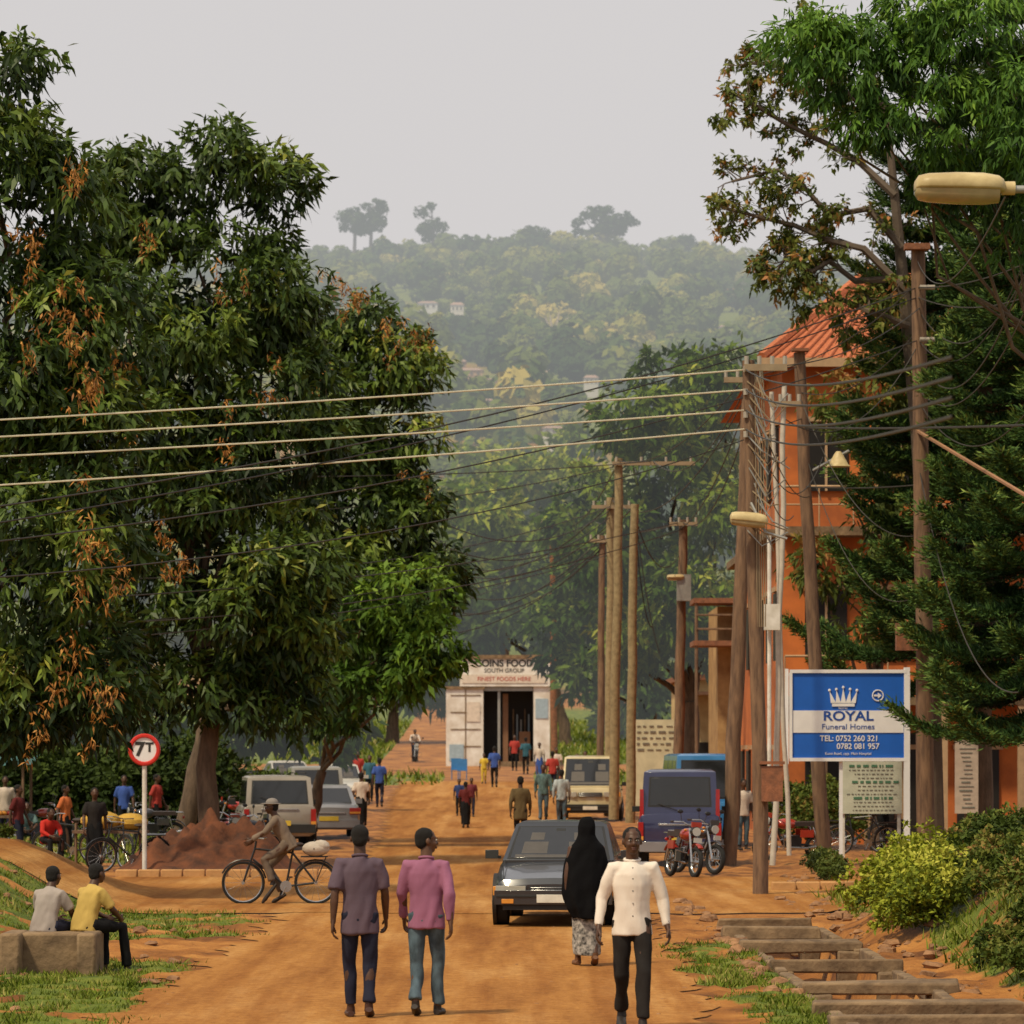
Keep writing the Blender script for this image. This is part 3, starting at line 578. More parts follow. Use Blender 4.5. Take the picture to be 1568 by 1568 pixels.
e=empty('speed_limit_sign'); Yt=75; mb=MB(); x=bx(221,Yt); z=hz(1148,Yt)
mb.cyl((x,Yt,z),.31,.02,0,'y',32); mb.torus((x,Yt-.012,z),.27,.04,1,'y',32,6); mb.cyl((x,Yt+.04,z/2-.1),.045,z+.2,2,'z',12)
mb.build('disc_and_post',[wht,M('sign_red_ring',(.60,.03,.02),.5),white],e); text('7',.36,(x-.085,Yt-.014,z),blk,e,off=.014); text('T',.24,(x+.10,Yt-.014,z+.04),blk,e,off=.01)
# ------------------------------------------------------------------ poles, lamps, wires
ins=M('insulator',(.4,.36,.3),.3); lampm=M('lamp_housing',(.62,.50,.26),.45,s=4,c2=(.40,.30,.14)); lens=M('lamp_lens',(.40,.31,.17),.15,coat=.5)
def pole(name,p0,p1,r0,r1,arms=(),mat=wood,extra=None):
    mb=MB(); p0=Vector(p0);p1=Vector(p1); k=8
    mb.tube([p0.lerp(p1,i/k)+Vector((random.uniform(-.03,.03),0,0)) for i in range(k+1)],[r0+(r1-r0)*i/k for i in range(k+1)],0,12)
    for (t,w_,dx) in arms:
        c=p0.lerp(p1,t)+Vector((dx,-r1-.06,0)); mb.box(c,(w_,.09,.11),1)
        for q in(-.45,-.15,.15,.45): mb.cyl(c+Vector((q*w_,0,.12)),.035,.14,2,'z',8)
    if extra: extra(mb)
    mb.build(name,[mat,M('crossarm',(.32,.24,.15),.8),ins,steel,lampm,lens,white,rust])
def lamp(mb,c,l,dirx,tilt=.05,w_=.16,hs=1.4):
    c=Vector(c); rings=[];rings2=[]; nn=24
    for t,hw,hh in[(0,.25,.3),(.03,.6,.65),(.08,.82,.85),(.25,1,1),(.55,1.02,1.),(.85,.95,.9),(.96,.85,.75),(1,.5,.4)]:
        cc=c+Vector((dirx*l*t,0,l*t*tilt)); rings.append([cc+Vector((0,w_*hw*math.cos(a),(.10*hs*hh*l/.8)*abs(math.sin(a))**.7 if math.sin(a)>0 else .035*math.sin(a))) for a in[2*math.pi*j/nn for j in range(nn)]])
        if t>.05: rings2.append([cc+Vector((0,w_*.85*hw*math.cos(a),-.02-(.12*hh*l/.8)*abs(math.sin(a))**.7 if math.sin(a)<0 else -.02)) for a in[2*math.pi*j/nn for j in range(nn)]])
    mb.loft(rings,4); mb.loft(rings2,5)
mb=MB(); Yl=34.5; z=hz(290,Yl); xe=bx(1540,Yl)
lamp(mb,(xe,Yl,z),.80,-1,.02,.19); mb.tube([(xe-.05,Yl,z),(xe+.5,Yl,z+.0),(xe+1.2,Yl,z-.15),(xe+1.6,Yl,z-.8)],.035,3,10); mb.cyl((xe+.02,Yl,z+.01),.06,.12,4,'x',14)
mb.tube([(xe+1.6,Yl,.8),(xe+1.6,Yl,z-.75)],[.10,.05],3,12)
mb.build('street_lamp',[wood,wood,ins,steel,lampm,lens],ang=60)
pt=lambda u,v,Y:Vector((bx(u,Y),Y,hz(v,Y)))
def exA(mb):
    mb.box(pt(1404,378,78.8),(.5,.3,.12),7); mb.box(pt(1388,975,78.6),(.42,.3,.55),7)
    for v in(440,520,600): mb.cyl(pt(1420,v,78.7),.05,.3,2,'x',8)
pole('utility_pole',pt(1420,1335,79),pt(1406,378,79),.19,.14,(),wood,exA)
def exC(mb):
    mb.tube([pt(1245,720,82.7),pt(1300,690,82.3)],.03,3,6); c=pt(1284,700,82.3)
    mb.tube([c+Vector((0,0,.12)),c+Vector((0,0,.05)),c+Vector((0,0,-.14)),c+Vector((0,0,-.2))],[.05,.1,.2,.26],4,16); mb.box(pt(1225,536,82.8),(.35,.3,.06),7)
pole('utility_pole',pt(1262,1320,83),pt(1222,540,83),.16,.12,(),wood,exC)
def exD(mb):
    for v in(565,600,635,665): mb.cyl(pt(1142,v,64.4),.04,.10,2,'z',8)
    mb.tube([pt(1150,770,64.4),pt(1172,815,64.2),pt(1205,825,64.2)],.025,3,6)
    lamp(mb,pt(1176,800,64.1),.62,-1,.10,.13,1.8)
    mb.box(pt(1182,1200,64.3),(.34,.3,.58),7); mb.box(pt(1182,1168,64.3),(.4,.36,.05),7)
    for k in range(22):
        v=560+k*12; mb.tube([pt(1152+random.uniform(-8,8),v,64.4),pt(1170+random.uniform(-5,15),v+random.uniform(20,60),64.2),pt(1190+random.uniform(-10,20),v+random.uniform(-10,60),64.3)],.013,3 if k%2 else 1,4)
    for k in range(5): mb.tube([pt(1156+k*3,560,64.4),pt(1158+k*4,750,64.35),pt(1160+k*3,960,64.4)],.010,1,4)
pole('utility_pole',pt(1166,1372,64.5),pt(1148,552,64.5),.13,.10,((.985,.7,.25),),wood,exD)
pole('utility_pole',pt(1117,1325,80.5),pt(1146,560,80.5),.17,.12,((.97,.8,-.1),))
def exE(mb):
    mb.box(pt(1182,945,75.6),(.3,.2,.5),6); mb.tube([pt(1178,820,75.8),pt(1178,1180,75.8)],.04,6,8)
pole('steel_service_pole',pt(1185,1325,76),pt(1202,590,76),.06,.05,((.96,.6,0),),M('pale_steel',(.55,.5,.42),.5),exE)
pole('steel_service_pole',pt(1208,1310,79),pt(1182,600,79),.05,.045,(),M('pale_steel',(.55,.5,.42),.5))
palep=M('pale_pole',(.34,.26,.14),.9,s=8,bump=.5,c2=(.20,.15,.08))
pole('utility_pole',pt(940,1255,114),pt(948,702,114),.15,.12,((.985,2.4,1.0),),palep)
pole('utility_pole',pt(932,1250,120),pt(936,762,120),.16,.12,((.97,1.2,0),),palep)
pole('utility_pole',pt(964,1260,108),pt(972,772,108),.14,.11,(),palep)
pole('utility_pole',pt(1036,1255,112),pt(1046,796,112),.16,.12,((.985,.8,0),),wood,lambda mb:(mb.box(pt(1047,900,111.6),(.4,.35,.75),3),lamp(mb,pt(1048,884,111.5),.5,-1,.0,.18)))
pole('utility_pole',pt(920,1240,124),pt(922,820,124),.12,.10,((.98,.8,0),))
pole('utility_pole',pt(848,1180,206),pt(846,797,206),.19,.15,((.99,1.2,0),),rust)
mbw=MB()
def wire(a,b,sag,r=.012,mi=0,k=22):
    a=Vector(a);b=Vector(b); mbw.tube([a.lerp(b,i/k)-Vector((0,0,sag*4*(i/k)*(1-i/k))) for i in range(k+1)],r,mi,5,False)
for v0,v1 in((636,566),(662,597),(692,628),(736,657)):
    zl=hz(v0+(v0-v1)/1140*525,55); wire((-12,55,zl),pt(1142,v1,64.5),.08,.014,1)
    wire(pt(1142,v1,64.5),pt(1460,v1-20,20),.2,.012,0)
for (u0,v0,y0,u1,v1,y1,sg,r) in [(-300,815,50,1405,440,79,.55,.014),(-300,845,50,1406,455,79,.5,.013),(-300,860,50,1408,520,79,.6,.013),(-300,900,50,1230,640,83,.7,.012),(-400,760,70,940,715,114,.8,.014),(-400,700,70,1000,706,114,.4,.014),(-300,930,60,1040,800,112,.5,.013),(-300,960,60,1046,810,112,.8,.013),(-300,870,60,936,775,120,.9,.013),
   (-300,985,60,930,830,120,.5,.013),(-200,1000,60,930,850,120,.5,.013),(1405,440,79,1700,330,60,.3,.013),(1405,455,79,1700,380,60,.5,.012),(1406,520,79,1568,400,70,1.0,.012),(1410,560,79,1568,420,60,1.0,.012),(1410,600,79,1568,480,55,.7,.01),(1410,480,79,1620,300,60,1.3,.011),(1410,620,79,1640,520,60,1.2,.011),(1405,400,79,1540,300,34.5,.6,.008),
   (1410,500,79,1222,600,83,.5,.011),(1410,520,79,1200,640,76,.9,.011),(1232,655,83,1700,645,60,.05,.022),(1230,745,83,1410,742,79,.05,.014),(1410,470,79,1150,560,64.5,.35,.011),(1408,430,79,1146,575,80.5,.4,.012),(1222,560,83,1146,575,80.5,.1,.012),
   (1222,600,83,1405,820,79,.9,.011),(1408,720,79,1560,1060,62,1.2,.012),(1148,580,64.5,1240,760,83,.6,.01),(1148,620,64.5,1215,790,76,.7,.01),(1148,600,64.5,1205,700,76,.5,.01),(1235,700,83,1420,900,79,1.3,.01),(1148,640,64.5,1260,700,83,1.0,.01),
   (1146,570,80.5,948,706,114,.6,.014),(1146,585,80.5,1000,706,114,.9,.014),(1146,600,80.5,936,765,120,1.2,.014),(1146,640,80.5,1046,800,112,.8,.014),(1146,610,80.5,1040,810,112,.5,.014),
   (1046,800,112,848,800,206,.5,.02),(972,775,108,846,802,206,.9,.02),(948,705,114,846,798,206,1.,.02),(936,765,120,846,805,206,.7,.02),(940,765,120,660,850,130,1.2,.018),(936,800,120,640,850,130,1.2,.018),(930,825,124,640,880,125,1.3,.018),(930,830,124,620,905,125,1.4,.018),(922,822,124,600,925,120,1.2,.018),(920,840,124,560,960,120,1.2,.018),(846,800,206,660,890,140,1.2,.02),(846,815,206,660,910,140,1.2,.02),(936,780,120,640,780,100,.9,.016),(936,790,120,650,820,110,1.,.016),
   (972,780,108,1010,1000,108,.5,.014),(972,800,108,1000,960,109,.8,.014),(972,790,108,1040,850,112,.8,.014),(948,710,114,915,800,124,.6,.014)]:
    wire(pt(u0,v0,y0),pt(u1,v1,y1),sg,r,0)
wire(pt(1405,660,79),pt(1640,800,60),0,.035,2)
mbw.build('overhead_power_lines',[M('cable_black',(.04,.036,.03),.6),M('cable_alu',(.75,.68,.50),.5),M('stay_wire',(.35,.18,.09),.7)])
# ------------------------------------------------------------------ drain slabs, culvert, kerb, mound, stones
random.seed(11)
for i,(y,xc,wd) in enumerate([(33.6,3.75,1.9),(35.4,3.65,1.75),(38.4,3.6,1.4),(42.4,3.5,1.3),(46.4,3.4,1.3),(50.0,3.3,1.1),(52.8,3.4,1.1)]):
    mb=MB(); mb.box((xc,y,.06),(wd+.15,.32,.15),0,random.uniform(-.08,.08)); mb.box((xc-wd*.45,y+.02,-.2),(.26,.5,.40),0); mb.box((xc+wd*.45,y+.02,-.2),(.26,.5,.40),0)
    mb.v=[(a+random.uniform(-.03,.03),b_+random.uniform(-.03,.03),c+random.uniform(-.025,.025)) for a,b_,c in mb.v]
    mb.build('drain_slab',[conc],bevel=.025)
mb=MB()
for xx in(2.88,4.12):
    for i in range(13): mb.box((xx+random.uniform(-.03,.03),33+i*1.55,-.04+random.uniform(-.04,.03)),(.12,1.45,.16),0,random.uniform(-.03,.03))
mb.build('drain_edge_wall',[conc],bevel=.02)
mb=MB(); mb.box((bx(82,42.3),42.3,.2),(1.0,.7,.46),0); mb.box((bx(24,42.2),42.1,.18),(.22,.9,.52),0); mb.box((bx(140,42.2),42.1,.18),(.2,.9,.52),0); mb.box((-5.6,40,.0),(.5,.9,.4),0,.2); mb.build('concrete_culvert',[conc],bevel=.03)
mb=MB(); 
for i in range(11): x=-7.2+i*.42; mb.box((x,73.2+.02*i,.07),(.40,.2,.16),0,random.uniform(-.03,.03))
for i in range(16): x=4.6+i*.42; mb.box((x,66.4+.09*i,.07),(.40,.2,.16),0,random.uniform(-.03,.03))
mb.build('kerb',[M('kerb_stone',(.55,.30,.12),.9,s=4,bump=.4)],bevel=.02)
gx=np.linspace(-8.2,-4.1,60); gy=np.linspace(73.6,81,50); MX,MY=np.meshgrid(gx,gy)
mz=.95*np.exp(-(((MX+5.75)/1.0)**2+((MY-77)/1.4)**2)**1.1)+.5*np.exp(-(((MX+6.9)/.6)**2+((MY-76.5)/1.2)**2))+.4*np.exp(-(((MX+4.8)/.45)**2+((MY-77)/1)**2)); mz=mz*(1+.22*ns(MX,MY,4)+.16*ns(MX,MY,9,2))-.03
V=np.stack([MX,MY,mz],-1).reshape(-1,3); ii=np.arange(3000).reshape(50,60); fc=np.stack([ii[:-1,:-1],ii[:-1,1:],ii[1:,1:],ii[1:,:-1]],-1).reshape(-1,4)
npmesh('earth_mound',V,4,[M('red_soil',(.16,.052,.020),.95,c2=(.055,.022,.012),s=2.5,bump=1.,bs=12)],None,None,fc)
mb=MB()
def rock(x,y,r,mi=0):
    v0=len(mb.v); mb.ell((x,y,G(x,y)+r*.15),(r*random.uniform(.8,1.3),r,r*random.uniform(.4,.7)),mi,7)
    for i in range(v0,len(mb.v)):
        p_=Vector(mb.v[i]); mb.v[i]=tuple(p_+Vector([random.uniform(-1,1)*r*.2 for _ in range(3)]))
for _ in range(620):
    q=random.random()
    if q<.36: x,y=random.choice([random.uniform(2.5,2.85),random.uniform(4.2,5.0)]),random.uniform(38,62)
    elif q<.50: x,y=random.uniform(-8,-3.5),random.uniform(34,57)
    elif q<.65: x,y=random.uniform(4.6,7.6),random.uniform(58,76)
    elif q<.75: x,y=random.uniform(-7,-3.6),random.uniform(73.5,76)
    else: x,y=random.uniform(-3.5,2),random.uniform(32,60)
    rock(x,y,random.uniform(.010,.026) if q>.75 else .02+.10*random.random()**2)
mb.build('loose_stones',[M('stone',(.36,.19,.09),.9,c2=(.16,.08,.04),s=8,bump=.5)],ang=25)
# ------------------------------------------------------------------ people
def remesh(mb,vox,amp=0,fr=9,sm=3):
    me=bpy.data.meshes.new('t'); me.from_pydata(mb.v,[],mb.f); o=bpy.data.objects.new('t',me); sc.collection.objects.link(o)
    m=o.modifiers.new('r','REMESH'); m.mode='VOXEL'; m.voxel_size=vox
    if sm: s=o.modifiers.new('s','SMOOTH'); s.iterations=sm; s.factor=.5
    dg=bpy.context.evaluated_depsgraph_get(); ev=o.evaluated_get(dg); e=ev.to_mesh()
    V=[]; 
    for v in e.vertices:
        c=v.co.copy()
        if amp:
            q=Vector((c.x*fr+c.z*2,c.y*fr,c.z*fr*.45)); c+=v.normal*amp*(noise.noise(q)+.35*noise.noise(q*2.1))
        V.append(c)
    Fc=[tuple(p.vertices) for p in e.polygons]; ev.to_mesh_clear(); bpy.data.objects.remove(o); return V,Fc
skA=M('skin_dark',(.085,.038,.02),.5,var=.25,s=12); skB=M('skin_brown',(.12,.055,.028),.5,var=.25,s=12)
hairm=M('hair_black',(.012,.010,.009),.9,s=60,bump=.8); eyew=M('eye_white',(.6,.56,.5),.3); eyed=M('eye_dark',(.01,.008,.006),.2); lipm=M('lips',(.12,.045,.035),.5)
def cloth(name,c,var=.18,s=5): return M('cloth_'+name,c,.85,var=var,s=s,bump=.3,bs=11,stretch=(1,1,.45),spec=.2)
def handmesh(mb,wr,el,side,mi,k=1.,curl=.5,fwd=Vector((0,-1,0))):
    d=(Vector(wr)-Vector(el)).normalized(); inn=Vector((-side,0,0)); inn=(inn-d*inn.dot(d)).normalized(); ac=d.cross(inn)
    if ac.dot(fwd)<0: ac=-ac
    w0=Vector(wr); 
    mb.loft([[w0+d*t*k+ac*a*math.cos(q)*k+inn*b_*math.sin(q)*k for q in[2*math.pi*j/10 for j in range(10)]] for t,a,b_ in[(-.02,.026,.020),(.02,.033,.017),(.06,.042,.016),(.09,.040,.013),(.097,.03,.008)]],mi)
    for j,(o,l) in enumerate(((.030,.072),(.010,.082),(-.010,.076),(-.029,.060))):
        p=w0+d*.088*k+ac*o*k; pts=[p]; a=.15*curl
        for sg in(.45,.32,.23):
            a+=curl*.65; p=p+(d*math.cos(a)+inn*math.sin(a)+ac*o*1.2).normalized()*l*sg*k; pts.append(p)
        mb.tube(pts,[.0092*k,.0088*k,.008*k,.006*k],mi,7)
    p=w0+d*.03*k+ac*.032*k; pts=[p,p+(d*.6+ac*.7+inn*.25).normalized()*.035*k]; pts.append(pts[-1]+(d*.85+ac*.3+inn*.4).normalized()*.03*k); pts.append(pts[-1]+(d*.9+inn*.4).normalized()*.022*k)
    mb.tube(pts,[.013*k,.011*k,.010*k,.007*k],mi,7)
def walkpose(a,arm=.5,lean=0):
    s=1 if a>0 else -1; A=abs(a); J={}
    f,b=('L','R') if s>0 else ('R','L'); X={'L':1,'R':-1}
    J['kn'+f]=(.09*X[f],-.16*A/.5-.02,.50); J['an'+f]=(.08*X[f],-.27*A/.5,.085)
    J['kn'+b]=(.09*X[b],.0-.02*A,.485); J['an'+b]=(.08*X[b],.26*A/.5,.085+.11*A/.5)
    J['el'+b]=(.225*X[b],-.02-.06*arm,1.13); J['wr'+b]=(.235*X[b],-.10-.22*arm,.90)
    J['el'+f]=(.225*X[f],.05+.12*arm,1.12); J['wr'+f]=(.24*X[f],.06+.12*arm,.87)
    return J
SEAT=dict(pel=(0,0,.62),che=(0,-.07,.90),nek=(0,-.13,1.06),hed=(0,-.19,1.19),shL=(.165,-.10,.99),shR=(-.165,-.10,.99),elL=(.23,-.22,.78),elR=(-.23,-.22,.78),wrL=(.12,-.42,.68),wrR=(-.12,-.42,.68),hiL=(.09,0,.60),hiR=(-.09,0,.60),knL=(.15,-.43,.58),knR=(-.15,-.43,.58),anL=(.14,-.42,.09),anR=(-.16,-.50,.09))
RIDE=dict(pel=(0,.10,.98),che=(0,-.06,1.26),nek=(0,-.12,1.42),hed=(0,-.17,1.55),shL=(.165,-.10,1.35),shR=(-.165,-.10,1.35),elL=(.24,-.27,1.15),elR=(-.24,-.27,1.15),wrL=(.24,-.46,1.03),wrR=(-.24,-.46,1.03),hiL=(.09,.08,.95),hiR=(-.09,.08,.95),knL=(.11,-.28,.72),knR=(-.11,-.22,.58),anL=(.11,-.14,.36),anR=(-.11,-.0,.19))
def figure(name,x,y,rz,h=1.72,top=None,bot=None,skin=None,shoe=None,sleeve='s',pose=None,yaw=0,vox=.02,hat=None,dress=None,veil=None,z=None,pitch=0,collar=False,hem=-.22,bare=False,curl=.6,belt=False):
    skin=skin or skA; shoe=shoe or M('shoe_dark',(.03,.022,.018),.5)
    J=dict(pel=(0,0,.95),che=(0,-.005,1.28),nek=(0,.01,1.455),hed=(0,-.015,1.615),shL=(.165,0,1.385),shR=(-.165,0,1.385),elL=(.225,.03,1.12),elR=(-.225,.03,1.12),wrL=(.24,-.04,.87),wrR=(-.24,-.04,.87),hiL=(.085,0,.92),hiR=(-.085,0,.92),knL=(.09,-.02,.50),knR=(-.09,-.02,.50),anL=(.09,.02,.085),anR=(-.09,.02,.085))
    if pose: J.update(pose)
    J={k:Vector(v) for k,v in J.items()}
    out=MB(); mats=[skin,top or skin,bot or skin,shoe,hairm,eyew,eyed,lipm]
    sdv=(J['shL']-J['shR']).normalized()
    def spine(t):
        if t<=.62: return J['pel'].lerp(J['che'],t/.62)
        return J['che'].lerp(J['nek'],(t-.62)/.38)
    def ring(t,rx,ry,n=20,fold=0):
        c=spine(t); tg=(spine(min(t+.1,1))-spine(min(t,.9)-.1)).normalized(); s=(sdv-tg*sdv.dot(tg)).normalized(); f=tg.cross(s)
        if t<0: c=J['pel']+(J['che']-J['pel'])*(t/.62)
        return [c+s*(rx*(1+fold*math.sin(7*q)))*math.cos(q)+f*(ry*(1+fold*math.cos(6*q)))*math.sin(q) for q in[2*math.pi*j/n for j in range(n)]]
    bd=MB()
    bd.loft([ring(t,a,b_) for t,a,b_ in[(-.12,.13,.09),(.1,.14,.095),(.3,.125,.09),(.6,.15,.10),(.80,.145,.08),(.92,.08,.06),(1.0,.052,.052)]])
    bd.tube([spine(.9),J['nek'],J['hed'].lerp(J['nek'],.35)],[.066,.056,.053],0,12)
    for S in'LR':
        sh,el,wr=J['sh'+S],J['el'+S],J['wr'+S]; bd.tube([sh,sh.lerp(el,.35),sh.lerp(el,.8),el,el.lerp(wr,.3),el.lerp(wr,.75),wr,wr+(wr-el).normalized()*.02],[.050,.047,.040,.037,.039,.030,.025,.024],0,12)
        hi,kn,an=J['hi'+S],J['kn'+S],J['an'+S]; bd.tube([hi,hi.lerp(kn,.3),hi.lerp(kn,.8),kn,kn.lerp(an,.3),kn.lerp(an,.75),an],[.080,.074,.056,.050,.052,.037,.034],0,12)
    Rh=Matrix.Rotation(yaw,3,'Z')@Matrix.Rotation(pitch,3,'X'); C=J['hed']
    if veil is None:
        for c,r in(((0,.012,.032),(.076,.095,.088)),((0,-.018,-.02),(.064,.076,.094)),((0,-.045,-.083),(.038,.036,.028)),((0,-.096,-.022),(.017,.020,.020)),((0,-.088,.0),(.009,.016,.03)),((0,-.080,.028),(.048,.014,.011)),((.079,.012,-.008),(.011,.021,.031)),((-.079,.012,-.008),(.011,.021,.031)),((.036,-.066,-.03),(.022,.02,.02)),((-.036,-.066,-.03),(.022,.02,.02))):
            bd.ell(C+Rh@Vector(c),r,0,12,Rh)
    V_,F_=remesh(bd,vox*.85 if vox>.012 else .0095,0,sm=2); out.add(V_,F_,0)
    if veil is None:
        hr=MB(); hr.ell(C+Rh@Vector((0,.024,.042)),(.083,.094,.083),0,16,Rh); hr.ell(C+Rh@Vector((0,.045,-.005)),(.074,.070,.075),0,14,Rh); V_,F_=remesh(hr,.014,.003,60,1); out.add(V_,F_,4)
        if vox<.016:
            for s in(-1,1):
                out.ell(C+Rh@Vector((s*.030,-.082,.008)),(.014,.010,.008),5,10,Rh); out.ell(C+Rh@Vector((s*.030,-.090,.008)),(.007,.004,.007),6,8,Rh); out.ell(C+Rh@Vector((s*.031,-.090,.027)),(.019,.006,.004),4,8,Rh)
            out.ell(C+Rh@Vector((0,-.092,-.055)),(.024,.009,.006),7,10,Rh); out.ell(C+Rh@Vector((0,-.090,-.067)),(.022,.010,.007),7,10,Rh)
    if not veil:
        for S,sg in(('L',1),('R',-1)): handmesh(out,J['wr'+S],J['el'+S],sg,0,1.05 if vox<.022 else 1.15,curl)
    if top and not veil:
        tp=MB(); secs=[(hem,.170,.125),(0,.168,.122),(.3,.150,.112),(.55,.168,.120),(.72,.172,.115),(.82,.150,.098),(.90,.112,.080),(.97,.072,.066),(1.0,.062,.062)]
        tp.loft([ring(t,a,b_,22,.02 if t<.5 else 0) for t,a,b_ in secs])
        for S in'LR':
            sh,el,wr=J['sh'+S],J['el'+S],J['wr'+S]; inn=spine(.86)
            if sleeve=='l': tp.tube([inn.lerp(sh,.35),sh+Vector((0,0,-.005)),sh.lerp(el,.4),el,el.lerp(wr,.4),el.lerp(wr,.93)],[.060,.066,.058,.052,.048,.038],0,14)
            else: tp.tube([inn.lerp(sh,.35),sh+Vector((0,0,-.005)),sh.lerp(el,.4),sh.lerp(el,.86)],[.060,.066,.062,.064],0,14)
        V_,F_=remesh(tp,vox,.020,8,4); out.add(V_,F_,1)
        if collar:
            out.tube([spine(.985)+Vector((.064*math.cos(q),.058*math.sin(q),.010+.012*math.sin(q))) for q in[2*math.pi*j/16 for j in range(17)]],.013,1,8,True)
            for i in range(5): out.ell(spine(.86-i*.2)+Vector((0,-.122+.02*(i==0),0)),(.006,.004,.006),6,6)
    if bot and not dress:
        bt=MB(); bt.loft([ring(t,a,b_) for t,a,b_ in[(.17,.138,.100),(.0,.150,.112),(-.14,.158,.118),(-.24,.14,.10)]])
        for S in'LR':
            hi,kn,an=J['hi'+S],J['kn'+S],J['an'+S]; bt.tube([hi+Vector((0,0,.03)),hi.lerp(kn,.25),hi.lerp(kn,.75),kn,kn.lerp(an,.4),kn.lerp(an,.92)],[.090,.087,.069,.063,.058,.060],0,14)
        V_,F_=remesh(bt,vox,.018,9,2); out.add(V_,F_,2)
    if dress:
        mats.append(dress); dr=MB(); hp=J['pel']; dr.loft([[Vector((hp.x+a*(1+.06*math.sin(5*q))*math.cos(q),hp.y+b_*(1+.06*math.cos(6*q))*math.sin(q),zq)) for q in[2*math.pi*j/24 for j in range(24)]] for zq,a,b_ in[(1.08,.14,.10),(.95,.165,.125),(.7,.18,.15),(.4,.17,.16),(.14,.16,.18)]]); V_,F_=remesh(dr,vox,.014,7,1); out.add(V_,F_,8)
    if veil:
        mats.append(veil); ve=MB(); ve.loft([[Vector((a*(1+fo*math.sin(6*q+zq*2))*math.cos(q),oy+b_*(1+fo*math.cos(7*q))*math.sin(q),zq)) for q in[2*math.pi*j/36 for j in range(36)]] for zq,a,b_,oy,fo in[(1.735,.015,.015,.0,0),(1.73,.045,.05,0,0),(1.70,.075,.085,0,0),(1.62,.098,.112,0,0),(1.52,.104,.115,0,0),(1.45,.14,.12,.01,.01),(1.38,.195,.14,.01,.02),(1.25,.245,.165,.01,.03),(1.05,.268,.18,.02,.06),(.85,.262,.19,.03,.09),(.68,.22,.2,.05,.11),(.56,.16,.17,.07,.12)]]); V_,F_=remesh(ve,vox,.022,6,1); out.add(V_,F_,len(mats)-1)
    for S in'LR':
        an=J['an'+S]; lift=an.z>.11
        toe=Vector((an.x*1.15,an.y-.17,.028)) if lift else Vector((an.x*1.2,an.y-.19,an.z-.05)); heel=an+Vector((0,.055,-.03 if lift else -.045))
        out.tube([heel,heel.lerp(toe,.2),heel.lerp(toe,.5),heel.lerp(toe,.8),toe],[.030,.040,.041,.046,.022],3,10,True,.78,(1,0,0)); out.tube([an+Vector((0,0,.02)),an+Vector((0,-.01,-.05))],[.036,.042],3,10)
    if hat:
        mats.append(hat); i=len(mats)-1; out.ell(C+Rh@Vector((0,.01,.07)),(.095,.105,.075),i,14,Rh); out.ell(C+Rh@Vector((0,-.01,.055)),(.15,.17,.012),i,16,Rh)
    k=h/1.75; out.v=[(p[0]*k,p[1]*k,p[2]*k) for p in out.v]
    return out.build(name,mats,None,(x,y,(G(x,y) if z is None else z)),rz,ang=60)
PI=math.pi
navy=cloth('navy',(.018,.02,.04)); blackc=cloth('black',(.008,.008,.009)); jean=cloth('jeans',(.10,.15,.19),.6,9)
figure('walking_man',bx(551,34.9),34.9,PI+.05,1.74,cloth('grey_purple',(.12,.085,.115),.25,3),navy,sleeve='s',pose=walkpose(.16,.15),vox=.0105,shoe=M('shoe_brown',(.07,.03,.02),.5),collar=True,hem=-.36)
figure('walking_man',bx(653,35.1),35.1,PI-.15,1.71,cloth('mauve',(.33,.13,.22),.22,3),jean,skin=skB,sleeve='l',pose=walkpose(-.24,.25),yaw=-1.1,vox=.0105,collar=True,hem=-.26)
figure('veiled_woman',bx(898,43.2),43.2,PI+.1,1.67,None,None,veil=M('veil_black',(.005,.005,.006),.9,s=5,bump=.2,spec=.1),dress=M('patterned_skirt',(.45,.42,.38),.85,c2=(.03,.03,.03),s=22),pose=walkpose(.3,0),vox=.014,shoe=M('sandal',(.16,.07,.03),.6))
figure('walking_man_white_shirt',bx(968,33.4),33.4,.02,1.75,cloth('white',(.74,.66,.58),.08),cloth('charcoal',(.02,.017,.016)),sleeve='l',pose=dict(walkpose(.34,.35),elL=(.255,.04,1.12),wrL=(.30,-.03,.88),elR=(-.255,.02,1.12),wrR=(-.29,-.08,.88)),yaw=.1,vox=.0105,collar=True,hem=-.26)
figure('seated_man',bx(68,42.4),42.4,PI-.5,1.62,cloth('grey',(.36,.31,.28)),navy,pose=SEAT,vox=.014,z=-.08)
figure('seated_man',bx(130,42.4),42.4,PI-.75,1.66,cloth('yellow',(.52,.36,.10)),blackc,pose=SEAT,vox=.014,z=-.08)
def P_(name,u,Y,rz,h,top,bot,**k):
    k.setdefault('pose',walkpose(random.choice([-.25,.2,.3]),.2)); k.setdefault('vox',.022)
    return figure(name,bx(u,Y),Y,rz,h,top,bot,**k)
offw=cloth('offwhite',(.6,.5,.42)); blu=cloth('blue',(.05,.1,.35)); redc=cloth('red',(.4,.05,.04)); char=cloth('charcoal',(.02,.017,.016))
P_('man_in_coat',797,94,PI,1.74,cloth('olive',(.12,.085,.04)),char,sleeve='l',hem=-.5)
P_('girl',713,112,PI,1.35,cloth('dark_red',(.12,.02,.02)),None,dress=blackc); P_('child',703,125,0,1.2,cloth('darkblue',(.03,.05,.15)),blackc); P_('child',722,124,0,1.25,cloth('maroon',(.15,.03,.04)),navy)
P_('man',860,112,PI,1.7,cloth('check',(.42,.48,.5),.5,14),jean,sleeve='l'); P_('man',832,118,0,1.78,cloth('plaid',(.12,.2,.2),.7,12),jean,sleeve='l'); P_('man',869,128,PI,1.7,cloth('orange',(.6,.16,.05)),navy)
